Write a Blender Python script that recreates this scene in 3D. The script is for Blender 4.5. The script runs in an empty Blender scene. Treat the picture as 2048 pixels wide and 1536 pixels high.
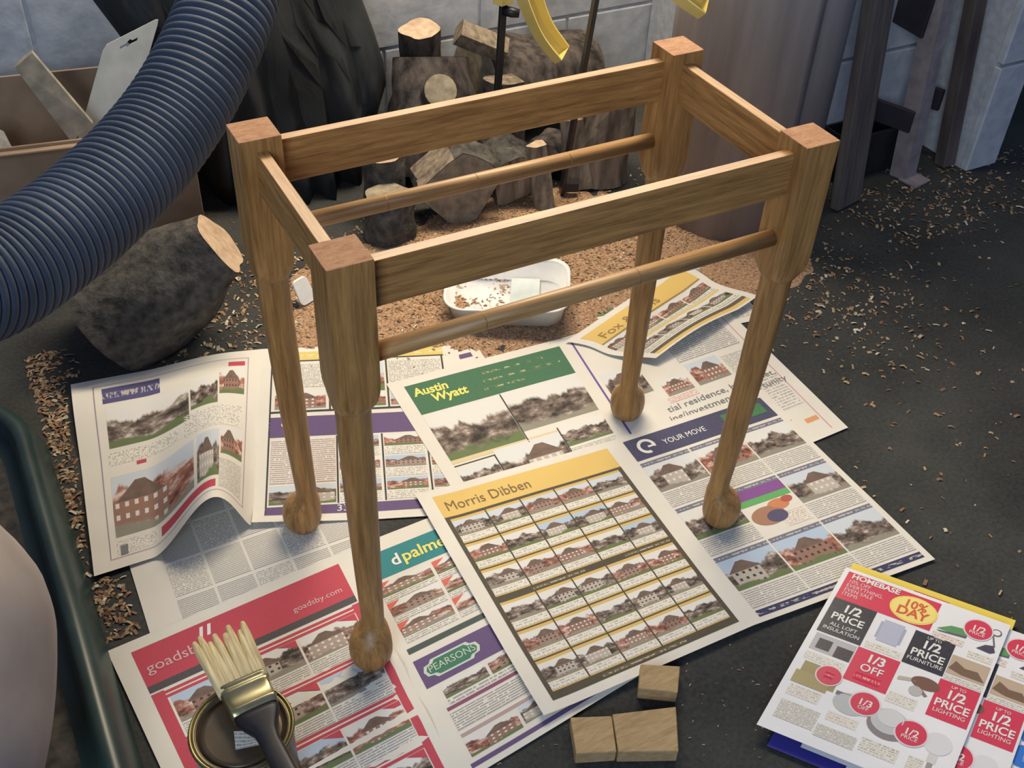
import bpy, bmesh, math, random
from mathutils import Vector, Matrix, noise

# ------------------------------------------------------------------ camera, world, lights, exposure
scene = bpy.context.scene
col = scene.collection
cam_data = bpy.data.cameras.new('camera')
cam_data.sensor_width = 36.0
cam_data.lens = 38.5
cam_data.clip_start = 0.01
cam = bpy.data.objects.new('camera', cam_data)
col.objects.link(cam)
RX = Vector((0.88293, -0.467944, 0.038247))
RY = Vector((-0.279779, -0.58981, -0.757527))
RZ = Vector((0.377039, 0.658143, -0.651682))
cam.matrix_world = Matrix(((RX.x, -RY.x, -RZ.x, -0.5261), (RX.y, -RY.y, -RZ.y, -0.8939),
                           (RX.z, -RY.z, -RZ.z, 1.1478), (0, 0, 0, 1)))
scene.camera = cam

world = bpy.data.worlds.new('world')
scene.world = world
world.use_nodes = True
wbg = world.node_tree.nodes['Background']
wbg.inputs['Color'].default_value = (0.36, 0.52, 1.0, 1)
wbg.inputs['Strength'].default_value = 0.12


def area_light(name, loc, target, sx, sy, energy, color):
    d = bpy.data.lights.new(name, 'AREA')
    d.shape = 'RECTANGLE'; d.size = sx; d.size_y = sy
    d.energy = energy; d.color = color
    o = bpy.data.objects.new(name, d)
    col.objects.link(o)
    o.location = loc
    o.rotation_euler = (Vector(target) - Vector(loc)).to_track_quat('-Z', 'Y').to_euler()
    return o


# ceiling lamp over the bench by the back wall (warm white) and an added soft fill, cool like daylight, from unseen space behind-left
area_light('ceiling_lamp', (0.52, 0.93, 1.46), (-0.05, -0.22, 0.0), 1.60, 0.34, 34.0, (1.0, 0.84, 0.62))
area_light('daylight_fill', (-1.7, -2.0, 1.7), (-0.1, 0.0, 0.25), 1.0, 1.4, 23.0, (0.78, 0.89, 1.0))

vs = scene.view_settings
vs.view_transform = 'Standard'
vs.look = 'None'
vs.gamma = 1.0
vs.use_curve_mapping = False
vs.exposure = 0.88

rnd = random.Random(7)
V = Vector


# ------------------------------------------------------------------ object helpers
def tag(o, label, cat, group=None, kind=None):
    if label: o['label'] = label
    if cat: o['category'] = cat
    if group: o['group'] = group
    if kind: o['kind'] = kind
    return o


def empty(name, loc=(0, 0, 0), rot=(0, 0, 0)):
    o = bpy.data.objects.new(name, None)
    o.empty_display_size = 0.05
    col.objects.link(o)
    o.location = loc; o.rotation_euler = rot
    return o


def link(name, me, mat=None, parent=None, smooth=False):
    if mat is not None:
        for m in (mat if isinstance(mat, (list, tuple)) else [mat]):
            me.materials.append(m)
    if smooth:
        for p in me.polygons: p.use_smooth = True
    o = bpy.data.objects.new(name, me)
    col.objects.link(o)
    if parent: o.parent = parent
    return o


def pyd(name, verts, faces, mat=None, parent=None, smooth=False):
    me = bpy.data.meshes.new(name)
    me.from_pydata([tuple(v) for v in verts], [], faces)
    me.update()
    return link(name, me, mat, parent, smooth)


def bm_obj(name, bm, mat=None, parent=None, smooth=False):
    me = bpy.data.meshes.new(name)
    bm.normal_update()
    bm.to_mesh(me); bm.free()
    return link(name, me, mat, parent, smooth)


def box_bm(size, loc=(0, 0, 0), rot=None, bevel=0.0, seg=1):
    bm = bmesh.new()
    bmesh.ops.create_cube(bm, size=1.0)
    bmesh.ops.scale(bm, vec=size, verts=bm.verts)
    if bevel > 0:
        bmesh.ops.bevel(bm, geom=list(bm.edges), offset=bevel, segments=seg, affect='EDGES', profile=0.5)
    M = Matrix.Translation(loc)
    if rot is not None: M = M @ (rot.to_4x4() if not isinstance(rot, Matrix) else rot.to_4x4())
    bmesh.ops.transform(bm, matrix=M, verts=bm.verts)
    return bm


def box(name, size, loc, mat, parent=None, bevel=0.002, rot=None, seg=1):
    return bm_obj(name, box_bm(size, loc, rot, bevel, seg), mat, parent)


def frame_of(d):
    d = d.normalized()
    a = V((0, 0, 1)) if abs(d.z) < 0.9 else V((1, 0, 0))
    x = d.cross(a).normalized(); y = d.cross(x).normalized()
    return x, y


def sweep(path, radii, seg=16, caps=True, wob=None):
    """tube along path (parallel-transported); radii a list; wob(i, a) multiplies the radius"""
    P = [V(p) for p in path]
    n = len(P)
    vs_, fs = [], []
    x = None
    for i in range(n):
        d = (P[min(i + 1, n - 1)] - P[max(i - 1, 0)]).normalized()
        if x is None: x, y = frame_of(d)
        else:
            x = (x - d * x.dot(d)).normalized(); y = d.cross(x)
        for k in range(seg):
            a = 2 * math.pi * k / seg
            r = radii[i] * (wob(i, a) if wob else 1)
            vs_.append(P[i] + (x * math.cos(a) + y * math.sin(a)) * r)
    for i in range(n - 1):
        for k in range(seg):
            k2 = (k + 1) % seg
            fs.append((i * seg + k, i * seg + k2, (i + 1) * seg + k2, (i + 1) * seg + k))
    if caps:
        fs.append(tuple(range(seg))[::-1]); fs.append(tuple((n - 1) * seg + k for k in range(seg)))
    return vs_, fs


def lathe(profile, seg=32, center=(0, 0, 0), caps=True):
    vs_, fs = [], []
    c = V(center)
    for r, z in profile:
        for k in range(seg):
            a = 2 * math.pi * k / seg
            vs_.append(c + V((r * math.cos(a), r * math.sin(a), z)))
    n = len(profile)
    for i in range(n - 1):
        for k in range(seg):
            k2 = (k + 1) % seg
            fs.append((i * seg + k, i * seg + k2, (i + 1) * seg + k2, (i + 1) * seg + k))
    if caps:
        fs.append(tuple(range(seg))[::-1]); fs.append(tuple((n - 1) * seg + k for k in range(seg)))
    return vs_, fs


# ------------------------------------------------------------------ materials
class NT:
    def __init__(self, name):
        self.m = bpy.data.materials.new(name)
        self.m.use_nodes = True
        self.t = self.m.node_tree
        self.b = self.t.nodes['Principled BSDF']

    def n(self, typ, **kw):
        nd = self.t.nodes.new(typ)
        for k, v in kw.items():
            if k.startswith('i_'):
                key = k[2:]
                key = int(key) if key.isdigit() else key.replace('_', ' ')
                if hasattr(v, 'bl_idname') or isinstance(v, bpy.types.NodeSocket):
                    self.t.links.new(v, nd.inputs[key])
                else: nd.inputs[key].default_value = v
            else: setattr(nd, k, v)
        return nd

    def l(self, a, b): self.t.links.new(a, b)

    def math(self, op, a, b=None, c=None, clamp=False):
        nd = self.t.nodes.new('ShaderNodeMath'); nd.operation = op; nd.use_clamp = clamp
        for i, v in enumerate((a, b, c)):
            if v is None: continue
            if isinstance(v, (int, float)): nd.inputs[i].default_value = v
            else: self.l(v, nd.inputs[i])
        return nd.outputs[0]

    def mix(self, f, a, b):
        nd = self.t.nodes.new('ShaderNodeMix'); nd.data_type = 'RGBA'
        for i, v in ((0, f), (6, a), (7, b)):
            if isinstance(v, (int, float)): nd.inputs[i].default_value = v
            elif isinstance(v, tuple): nd.inputs[i].default_value = v if len(v) == 4 else (*v, 1)
            else: self.l(v, nd.inputs[i])
        return nd.outputs[2]

    def ramp(self, f, stops):
        nd = self.t.nodes.new('ShaderNodeValToRGB')
        while len(nd.color_ramp.elements) < len(stops): nd.color_ramp.elements.new(0.5)
        for e, (p, c) in zip(nd.color_ramp.elements, stops):
            e.position = p; e.color = (*c, 1)
        self.l(f, nd.inputs[0])
        return nd.outputs[0]

    def coord(self, scale=(1, 1, 1), kind='Object', rot=(0, 0, 0)):
        tc = self.t.nodes.new('ShaderNodeTexCoord')
        mp = self.t.nodes.new('ShaderNodeMapping')
        mp.inputs['Scale'].default_value = scale
        mp.inputs['Rotation'].default_value = rot
        self.l(tc.outputs[kind], mp.inputs[0])
        return mp.outputs[0]

    def noise(self, vec, scale=5.0, detail=4.0, rough=0.55, dist=0.0):
        nd = self.t.nodes.new('ShaderNodeTexNoise')
        nd.inputs['Scale'].default_value = scale
        nd.inputs['Detail'].default_value = detail
        nd.inputs['Roughness'].default_value = rough
        nd.inputs['Distortion'].default_value = dist
        self.l(vec, nd.inputs['Vector'])
        return nd.outputs[0]

    def bump(self, h, strength=0.3, dist=0.002):
        nd = self.t.nodes.new('ShaderNodeBump')
        nd.inputs['Strength'].default_value = strength
        nd.inputs['Distance'].default_value = dist
        self.l(h, nd.inputs['Height'])
        self.l(nd.outputs[0], self.b.inputs['Normal'])

    def color(self, c):
        if isinstance(c, tuple): self.b.inputs['Base Color'].default_value = (*c, 1)
        else: self.l(c, self.b.inputs['Base Color'])

    def set(self, rough=None, metal=None, spec=None, coat=None):
        if rough is not None: self.b.inputs['Roughness'].default_value = rough
        if metal is not None: self.b.inputs['Metallic'].default_value = metal
        if spec is not None: self.b.inputs['Specular IOR Level'].default_value = spec
        if coat is not None:
            self.b.inputs['Coat Weight'].default_value = coat
            self.b.inputs['Coat Roughness'].default_value = 0.25


def mottled(name, c1, c2, scale=20, rough=0.7, metal=0.0, spec=0.5, bump=0.2, stretch=(1, 1, 1), bdist=0.002, detail=5):
    t = NT(name)
    v = t.coord(stretch)
    f = t.noise(v, scale, detail)
    t.color(t.ramp(f, [(0.32, c1), (0.68, c2)]))
    t.set(rough, metal, spec)
    if bump: t.bump(f, bump, bdist)
    return t.m


def oak(name, stretch, c1=(0.20, 0.098, 0.030), c2=(0.45, 0.245, 0.082)):
    t = NT(name)
    v = t.coord(stretch)
    f = t.noise(v, 1.0, 6, 0.65, 0.35)
    g = t.noise(t.coord(tuple(s * 4 for s in stretch)), 1.0, 3, 0.6)
    h = t.math('ADD', t.math('MULTIPLY', f, 0.7), t.math('MULTIPLY', g, 0.3))
    t.color(t.ramp(h, [(0.36, c1), (0.64, c2)]))
    t.set(0.42, 0, 0.4, 0.0)
    t.bump(g, 0.12, 0.0006)
    return t.m


M = {}
M['oak_x'] = oak('oak_grain_along', (9, 140, 140))
M['oak_y'] = oak('oak_grain_across', (140, 9, 140))
M['oak_z'] = oak('oak_grain_upright', (110, 110, 7))
M['oak_end'] = oak('oak_end_grain', (60, 160, 60), (0.25, 0.125, 0.06), (0.42, 0.235, 0.13))
_e = M['oak_end'].node_tree.nodes['Principled BSDF']
_e.inputs['Roughness'].default_value = 0.8; _e.inputs['Coat Weight'].default_value = 0.0; _e.inputs['Specular IOR Level'].default_value = 0.25
M['dowel'] = oak('dowel_wood', (6, 120, 120), (0.26, 0.14, 0.05), (0.48, 0.29, 0.12))
M['block'] = oak('pale_offcut_wood', (25, 160, 160), (0.30, 0.20, 0.095), (0.46, 0.33, 0.17))
M['block'].node_tree.nodes['Principled BSDF'].inputs['Roughness'].default_value = 0.8
M['block'].node_tree.nodes['Principled BSDF'].inputs['Coat Weight'].default_value = 0.0


def make_floor_mat():
    t = NT('dark_concrete')
    v = t.coord()
    a = t.noise(v, 4.5, 6, 0.6)
    b = t.noise(v, 160, 3, 0.6)
    c = t.math('ADD', t.math('MULTIPLY', a, 0.6), t.math('MULTIPLY', b, 0.4))
    t.color(t.ramp(c, [(0.32, (0.013, 0.015, 0.016)), (0.62, (0.052, 0.054, 0.050))]))
    t.set(0.85, 0, 0.3)
    t.bump(b, 0.5, 0.002)
    return t.m


M['floor'] = make_floor_mat()
M['wall'] = mottled('white_painted_block', (0.40, 0.43, 0.47), (0.56, 0.58, 0.61), 30, 0.75, bump=0.45, bdist=0.003)
M['mortar'] = mottled('painted_mortar', (0.36, 0.39, 0.43), (0.50, 0.52, 0.55), 60, 0.85, bump=0.4)
M['bark'] = mottled('log_bark', (0.022, 0.02, 0.02), (0.12, 0.10, 0.088), 45, 0.95, spec=0.2, bump=0.9, stretch=(1, 1, 0.35), bdist=0.006)
M['greybark'] = mottled('grey_bark', (0.035, 0.036, 0.034), (0.115, 0.105, 0.09), 60, 0.95, spec=0.2, bump=0.8, bdist=0.005)
M['split'] = mottled('split_log_wood', (0.10, 0.08, 0.06), (0.30, 0.245, 0.18), 22, 0.9, spec=0.2, bump=0.5, stretch=(3, 3, 0.4), bdist=0.004)


def make_cut():
    t = NT('sawn_log_end')
    v = t.coord()
    f = t.noise(v, 70, 5)
    g = t.noise(v, 9, 3)
    h = t.math('ADD', t.math('MULTIPLY', f, 0.5), t.math('MULTIPLY', g, 0.5))
    t.color(t.ramp(h, [(0.33, (0.33, 0.23, 0.15)), (0.62, (0.56, 0.43, 0.31))]))
    t.set(0.85, 0, 0.2)
    t.bump(f, 0.3, 0.001)
    return t.m


M['cut'] = make_cut()
M['dullcut'] = mottled('weathered_log_end', (0.17, 0.145, 0.10), (0.33, 0.28, 0.20), 60, 0.9, bump=0.3)
M['sawdust'] = mottled('sawdust', (0.20, 0.115, 0.066), (0.52, 0.34, 0.21), 260, 0.95, spec=0.1, bump=0.8, bdist=0.003, detail=3)
M['card'] = mottled('brown_cardboard', (0.20, 0.135, 0.085), (0.29, 0.205, 0.135), 14, 0.85, bump=0.08)
M['whitecard'] = mottled('white_card', (0.42, 0.44, 0.40), (0.62, 0.63, 0.58), 12, 0.7, bump=0.05)
M['greyply'] = mottled('grey_plywood', (0.16, 0.15, 0.12), (0.30, 0.27, 0.21), 40, 0.85, bump=0.1)
M['greybag'] = mottled('crumpled_grey_polythene', (0.14, 0.15, 0.16), (0.30, 0.30, 0.30), 18, 0.4, bump=0.5, bdist=0.01)
M['hose'] = mottled('blue_black_hose_plastic', (0.022, 0.034, 0.058), (0.040, 0.058, 0.092), 12, 0.62, spec=0.3, bump=0.0)
M['sack'] = mottled('black_sack_plastic', (0.004, 0.006, 0.008), (0.013, 0.018, 0.021), 8, 0.75, bump=0.4, stretch=(4, 4, 0.4), bdist=0.006)
M['steel'] = mottled('dull_painted_steel', (0.24, 0.20, 0.21), (0.38, 0.33, 0.33), 30, 0.55, 0.2, bump=0.15)
M['rust'] = mottled('rusty_timber', (0.05, 0.035, 0.035), (0.13, 0.10, 0.09), 25, 0.85, bump=0.3, stretch=(1, 1, 0.2))
M['darkboard'] = mottled('dark_board', (0.012, 0.01, 0.016), (0.03, 0.026, 0.036), 15, 0.7, bump=0.1)
M['yellow'] = mottled('yellow_plastic', (0.56, 0.44, 0.11), (0.68, 0.55, 0.18), 9, 0.38, bump=0.02)
M['black'] = mottled('black_plastic', (0.008, 0.008, 0.011), (0.02, 0.02, 0.024), 20, 0.4, bump=0.03)
M['roll'] = mottled('brown_grey_sheeting', (0.20, 0.175, 0.165), (0.33, 0.30, 0.29), 3.2, 0.42, bump=0.1, stretch=(6, 6, 0.5))
M['plank'] = mottled('weathered_plank', (0.07, 0.055, 0.05), (0.15, 0.125, 0.11), 9, 0.8, bump=0.2, stretch=(8, 8, 0.7))
M['tray'] = mottled('white_polystyrene', (0.66, 0.66, 0.64), (0.80, 0.80, 0.77), 25, 0.55, bump=0.05)
M['traygrey'] = mottled('pale_blue_film', (0.42, 0.50, 0.50), (0.58, 0.65, 0.64), 18, 0.5, bump=0.05)
M['lid'] = mottled('brown_tin_lid', (0.085, 0.06, 0.035), (0.15, 0.11, 0.065), 12, 0.32, 0.35, bump=0.03)
M['brass'] = mottled('brass_tin_rim', (0.22, 0.19, 0.085), (0.36, 0.32, 0.16), 30, 0.36, 0.9, bump=0.05)
M['bristle'] = mottled('pale_bristle', (0.48, 0.37, 0.18), (0.82, 0.70, 0.42), 1.0, 0.8, bump=0.3, stretch=(420, 14, 300), bdist=0.001)
M['ferrule'] = mottled('brassy_ferrule', (0.30, 0.27, 0.14), (0.55, 0.50, 0.30), 25, 0.3, 0.85, bump=0.05)
M['cloth'] = mottled('beige_filter_cloth', (0.30, 0.265, 0.25), (0.40, 0.36, 0.335), 9, 0.9, bump=0.2, bdist=0.006)
M['green'] = mottled('dark_green_enamel', (0.012, 0.03, 0.03), (0.028, 0.055, 0.052), 14, 0.38, bump=0.1)
M['pandust'] = mottled('dusty_pan', (0.02, 0.023, 0.022), (0.085, 0.075, 0.06), 60, 0.8, bump=0.4)


# print materials: colour comes from the "ink" corner attribute, layout from UV
def ink_mat(name, rough, spec):
    t = NT(name)
    a = t.n('ShaderNodeAttribute', attribute_name='ink')
    f = t.noise(t.coord(), 350, 2)
    t.color(t.mix(t.math('MULTIPLY', f, 0.09), a.outputs['Color'], (0.5, 0.5, 0.48)))
    t.set(rough, 0, spec)
    return t.m


PAPER = (0.70, 0.675, 0.60)


def paper_mat(name, c, rough, spec):
    t = NT(name)
    f = t.noise(t.coord(), 12, 4)
    t.color(t.ramp(f, [(0.3, tuple(x * 0.93 for x in c)), (0.7, c)]))
    t.set(rough, 0, spec)
    return t.m


def photo_mat(name, rough, spec):
    t = NT(name)
    a = t.n('ShaderNodeAttribute', attribute_name='ink')
    sep = t.n('ShaderNodeSeparateColor'); t.l(a.outputs['Color'], sep.inputs[0])
    uv = t.n('ShaderNodeUVMap', uv_map='UVMap')
    su = t.n('ShaderNodeSeparateXYZ'); t.l(uv.outputs[0], su.inputs[0])
    u, v = su.outputs[0], su.outputs[1]
    seed, tone, skyv = sep.outputs[0], sep.outputs[1], sep.outputs[2]
    off = t.math('MULTIPLY', seed, 91.0)
    c1 = t.n('ShaderNodeCombineXYZ'); t.l(t.math('ADD', t.math('MULTIPLY', u, 2.6), off), c1.inputs[0]); t.l(off, c1.inputs[1])
    n1 = t.noise(c1.outputs[0], 1.0, 4, 0.6)
    c2 = t.n('ShaderNodeCombineXYZ'); t.l(t.math('ADD', t.math('MULTIPLY', u, 5.0), off), c2.inputs[0]); t.l(t.math('MULTIPLY', v, 5.0), c2.inputs[1]); t.l(off, c2.inputs[2])
    n2 = t.noise(c2.outputs[0], 1.0, 4, 0.65)
    n3 = t.noise(c2.outputs[0], 0.55, 2, 0.5)
    roof = t.math('ADD', t.math('MULTIPLY', n1, 0.95), 0.22)
    house = t.math('MULTIPLY', t.math('SUBTRACT', roof, v), 14.0, clamp=True)
    gl = t.math('ADD', t.math('MULTIPLY', n3, 0.42), -0.03)
    ground = t.math('MULTIPLY', t.math('SUBTRACT', gl, v), 12.0, clamp=True)
    body = t.ramp(n2, [(0.36, (0.03, 0.026, 0.024)), (0.47, (0.11, 0.085, 0.07)), (0.57, (0.24, 0.19, 0.16)), (0.70, (0.58, 0.54, 0.49))])
    red = t.ramp(n2, [(0.33, (0.07, 0.04, 0.035)), (0.5, (0.33, 0.13, 0.09)), (0.66, (0.62, 0.5, 0.45))])
    body = t.mix(t.math('MULTIPLY', t.math('SUBTRACT', tone, 0.55), 5.0, clamp=True), body, red)
    # a gabled house: walls, roof, rows of windows
    uc = t.math('ADD', 0.34, t.math('MULTIPLY', t.math('FRACT', t.math('MULTIPLY', seed, 13.7)), 0.32))
    du = t.math('ABSOLUTE', t.math('SUBTRACT', u, uc))
    hw = t.math('ADD', 0.20, t.math('MULTIPLY', t.math('FRACT', t.math('MULTIPLY', seed, 29.3)), 0.14))
    has = t.math('GREATER_THAN', tone, 0.22)
    wallm = t.math('MULTIPLY', t.math('MULTIPLY', t.math('LESS_THAN', du, hw), t.math('LESS_THAN', v, 0.56)), has)
    rl_ = t.math('SUBTRACT', t.math('SUBTRACT', 0.86, t.math('MULTIPLY', t.math('MAXIMUM', t.math('SUBTRACT', du, 0.06), 0.0), 1.35)), v)
    roofm = t.math('MULTIPLY', t.math('MULTIPLY', t.math('GREATER_THAN', rl_, 0.0), t.math('GREATER_THAN', v, 0.54)), t.math('MULTIPLY', t.math('LESS_THAN', du, t.math('ADD', hw, 0.04)), has))
    wu = t.math('FRACT', t.math('MULTIPLY', t.math('SUBTRACT', u, uc), 8.5)); wv = t.math('FRACT', t.math('MULTIPLY', v, 5.2))
    wn = t.math('MULTIPLY', t.math('MULTIPLY', t.math('GREATER_THAN', wu, 0.32), t.math('LESS_THAN', wu, 0.72)), t.math('MULTIPLY', t.math('GREATER_THAN', wv, 0.30), t.math('LESS_THAN', wv, 0.72)))
    wcol = t.mix(t.math('MULTIPLY', t.math('SUBTRACT', tone, 0.5), 4.0, clamp=True), (0.52, 0.47, 0.40), (0.30, 0.15, 0.105))
    wcol = t.mix(t.math('MULTIPLY', n2, 0.5), wcol, (0.20, 0.17, 0.15))
    wcol = t.mix(wn, wcol, t.mix(t.math('GREATER_THAN', t.math('FRACT', t.math('MULTIPLY', seed, 3.1)), 0.5), (0.05, 0.05, 0.06), (0.62, 0.61, 0.58)))
    rcol = t.mix(n2, (0.07, 0.055, 0.05), (0.24, 0.16, 0.12))
    body = t.mix(wallm, body, wcol); body = t.mix(roofm, body, rcol)
    house = t.math('MAXIMUM', house, t.math('MAXIMUM', wallm, roofm))
    grass = t.mix(t.math('GREATER_THAN', t.math('FRACT', t.math('MULTIPLY', seed, 7.3)), 0.5), (0.13, 0.19, 0.07), (0.30, 0.28, 0.23))
    grass = t.mix(t.math('MULTIPLY', n2, 0.5), grass, (0.12, 0.12, 0.08))
    sky = t.mix(skyv, (0.66, 0.66, 0.63), (0.30, 0.44, 0.62))
    c = t.mix(house, sky, body)
    c = t.mix(ground, c, grass)
    t.color(c)
    t.set(rough, 0, spec)
    return t.m


def text_mat(name, rough, spec):
    """rows of small print: ink.r rows/100, ink.g word density, ink.b redness"""
    t = NT(name)
    a = t.n('ShaderNodeAttribute', attribute_name='ink')
    sep = t.n('ShaderNodeSeparateColor'); t.l(a.outputs['Color'], sep.inputs[0])
    uv = t.n('ShaderNodeUVMap', uv_map='UVMap')
    su = t.n('ShaderNodeSeparateXYZ'); t.l(uv.outputs[0], su.inputs[0])
    rows = t.math('MULTIPLY', sep.outputs[0], 100.0)
    rv = t.math('MULTIPLY', su.outputs[1], rows)
    line = t.math('LESS_THAN', t.math('FRACT', rv), 0.58)
    c = t.n('ShaderNodeCombineXYZ')
    t.l(t.math('MULTIPLY', su.outputs[0], 42.0), c.inputs[0])
    t.l(t.math('MULTIPLY', t.math('FLOOR', rv), 7.7), c.inputs[1])
    w = t.math('GREATER_THAN', t.noise(c.outputs[0], 1.0, 2), t.math('SUBTRACT', 0.95, sep.outputs[1]))
    ink = t.mix(sep.outputs[2], (0.13, 0.13, 0.15), (0.55, 0.06, 0.08))
    t.color(t.mix(t.math('MULTIPLY', t.math('MULTIPLY', line, w), 0.62), PAPER, ink))
    t.set(rough, 0, spec)
    return t.m


def marks_mat(name):
    """a coloured band with a row of small pale illegible print"""
    t = NT(name)
    a = t.n('ShaderNodeAttribute', attribute_name='ink')
    uv = t.n('ShaderNodeUVMap', uv_map='UVMap')
    su = t.n('ShaderNodeSeparateXYZ'); t.l(uv.outputs[0], su.inputs[0])
    v = su.outputs[1]
    line = t.math('MULTIPLY', t.math('GREATER_THAN', v, 0.3), t.math('LESS_THAN', v, 0.68))
    c = t.n('ShaderNodeCombineXYZ')
    t.l(t.math('MULTIPLY', su.outputs[0], 24.0), c.inputs[0])
    t.l(t.math('MULTIPLY', v, 3.0), c.inputs[1])
    w = t.math('GREATER_THAN', t.noise(c.outputs[0], 1.0, 2), 0.52)
    t.color(t.mix(t.math('MULTIPLY', t.math('MULTIPLY', line, w), 0.6), a.outputs['Color'], (0.66, 0.64, 0.52)))
    t.set(0.8, 0, 0.3)
    return t.m


NEWS = [ink_mat('newsprint_ink', 0.75, 0.3), photo_mat('newsprint_photo', 0.75, 0.3), text_mat('newsprint_text', 0.85, 0.2), marks_mat('newsprint_marks')]
GLOSS = [ink_mat('gloss_ink', 0.3, 0.5), photo_mat('gloss_photo', 0.3, 0.5), text_mat('gloss_text', 0.3, 0.5), marks_mat('gloss_marks')]
M['paper'] = paper_mat('newsprint_paper', PAPER, 0.85, 0.2)
M['gloss'] = paper_mat('gloss_paper', (0.76, 0.77, 0.78), 0.3, 0.5)
M['yellowsheet'] = paper_mat('yellow_paper', (0.80, 0.64, 0.10), 0.35, 0.5)
M['bluesheet'] = paper_mat('violet_blue_paper', (0.05, 0.045, 0.30), 0.35, 0.5)

# ------------------------------------------------------------------ the setting
WY = 1.18


def grid_plane(name, x0, x1, y0, y1, nx, ny, zf, mat):
    vs_, fs = [], []
    for j in range(ny + 1):
        for i in range(nx + 1):
            x = x0 + (x1 - x0) * i / nx; y = y0 + (y1 - y0) * j / ny
            vs_.append((x, y, zf(x, y)))
    for j in range(ny):
        for i in range(nx):
            a = j * (nx + 1) + i
            fs.append((a, a + 1, a + nx + 2, a + nx + 1))
    return pyd(name, vs_, fs, mat)


fl = box('floor', (7.0, 5.2, 0.08), (0.5, -1.35, -0.04), M['floor'], bevel=0)
tag(fl, 'dark concrete workshop floor dusted with wood chips', None, kind='structure')

wb = box('wall_back', (6.4, 0.12, 2.5), (0.6, WY + 0.0565, 1.25), M['mortar'], bevel=0)
tag(wb, 'white painted concrete block wall behind the logs', None, kind='structure')
upper = box('wall_upper', (6.4, 0.02, 1.6), (0.6, WY + 0.005, 1.70), M['wall'], wb, bevel=0)
BLK = bpy.data.meshes.new('block')
bmb = box_bm((0.444, 0.022, 0.219), bevel=0.003, seg=2); bmb.to_mesh(BLK); bmb.free(); BLK.materials.append(M['wall'])
for r_ in range(4):
    zc = 0.165 + 0.225 * (r_ - 1) + 0.107 + 0.005
    x = -1.72 + (0.225 if r_ % 2 else 0.0) + 0.0
    while x < 2.6:
        o = bpy.data.objects.new('block', BLK); col.objects.link(o); o.parent = wb
        o.location = (x, WY + 0.004 + rnd.uniform(-0.001, 0.001), zc)
        x += 0.45

pier = box('wall_right', (0.365, 0.54, 2.2), (1.1625, 0.897, 1.1), M['mortar'], bevel=0)
tag(pier, 'white painted block pier standing forward of the back wall', None, kind='structure')
box('wall_front', (0.086, 0.69, 2.2), (1.388, 0.822, 1.1), M['mortar'], pier, bevel=0)
for k, (z0, z1) in enumerate(((0.0, 0.234), (0.240, 0.459), (0.465, 0.684), (0.690, 2.2))):
    box('block', (0.090, 0.02, z1 - z0), (1.388, 0.473, (z0 + z1) / 2), M['wall'], pier, 0.003)
    box('block', (0.362, 0.02, z1 - z0), (1.163, 0.624, (z0 + z1) / 2), M['wall'], pier, 0.003)
    box('block', (0.02, 0.68, z1 - z0), (1.424, 0.824, (z0 + z1) / 2), M['wall'], pier, 0.003)


# sawdust lying thick behind the stool
def saw_h(x, y):
    d = ((x - 0.30) / 0.46) ** 2 + ((y - 0.555) / 0.225) ** 2
    d2 = ((x - 0.69) / 0.13) ** 2 + ((y - 0.365) / 0.085) ** 2
    e = 1 + 0.30 * noise.noise(V((x * 11, y * 11, 4.0))) + 0.22 * noise.noise(V((x * 37, y * 37, 8.0)))
    h = max(0.016 * max(0, 1 - d * e) ** 0.9, 0.009 * max(0, 1 - d2 * e) ** 0.9)
    return h * (0.75 + 0.5 * noise.noise(V((x * 14, y * 14, 1.0)))) + 0.002 * noise.noise(V((x * 60, y * 60, 0))) * (1 if h > 0.002 else 0) - 0.0008


sd = grid_plane('sawdust', -0.2, 0.84, 0.27, 0.83, 126, 72, saw_h, M['sawdust'])
for p in sd.data.polygons: p.use_smooth = True
tag(sd, 'thin drift of brown sawdust on the floor behind the papers', 'sawdust', kind='stuff')


# loose shavings: thousands of small curled chips
def chip_mat():
    t = NT('pale_wood_chip')
    a = t.n('ShaderNodeAttribute', attribute_name='ink')
    t.color(a.outputs['Color'])
    t.set(0.85, 0, 0.2)
    return t.m


def shavings(name, label, spots, seed):
    R_ = random.Random(seed)
    vs_, fs, cs = [], [], []
    for (x, y, z, s) in spots:
        L = s * R_.uniform(0.6, 1.5); W = s * R_.uniform(0.3, 0.6)
        a = R_.uniform(0, 6.283); ca, sa = math.cos(a), math.sin(a)
        lift = R_.uniform(0.1, 0.5) * L; tilt = R_.uniform(-0.35, 0.35)
        b0 = len(vs_)
        for k, (t_, h) in enumerate(((-1, 0.0), (0, 1.0), (1, R_.uniform(0, 0.6)))):
            for w in (-1, 1):
                px_, py_ = t_ * L / 2, w * W / 2
                vs_.append((x + px_ * ca - py_ * sa, y + px_ * sa + py_ * ca, z + 0.0006 + lift * h * 0.6 + abs(tilt) * W * (0.5 + 0.5 * w * (1 if tilt > 0 else -1))))
        fs += [(b0, b0 + 1, b0 + 3, b0 + 2), (b0 + 2, b0 + 3, b0 + 5, b0 + 4)]
        q = R_.random()
        c = (0.44, 0.32, 0.19) if q < 0.4 else ((0.30, 0.18, 0.105) if q < 0.88 else (0.62, 0.54, 0.40))
        m = R_.uniform(0.6, 1.05)
        cs += [tuple(v * m for v in c)] * 2
    me = bpy.data.meshes.new(name)
    me.from_pydata(vs_, [], fs)
    at = me.attributes.new('ink', 'FLOAT_COLOR', 'FACE')
    for i, c in enumerate(cs): at.data[i].color = (*c, 1)
    me.update()
    o = link(name, me, M['chip'])
    return tag(o, label, 'wood shavings', kind='stuff')


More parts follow.
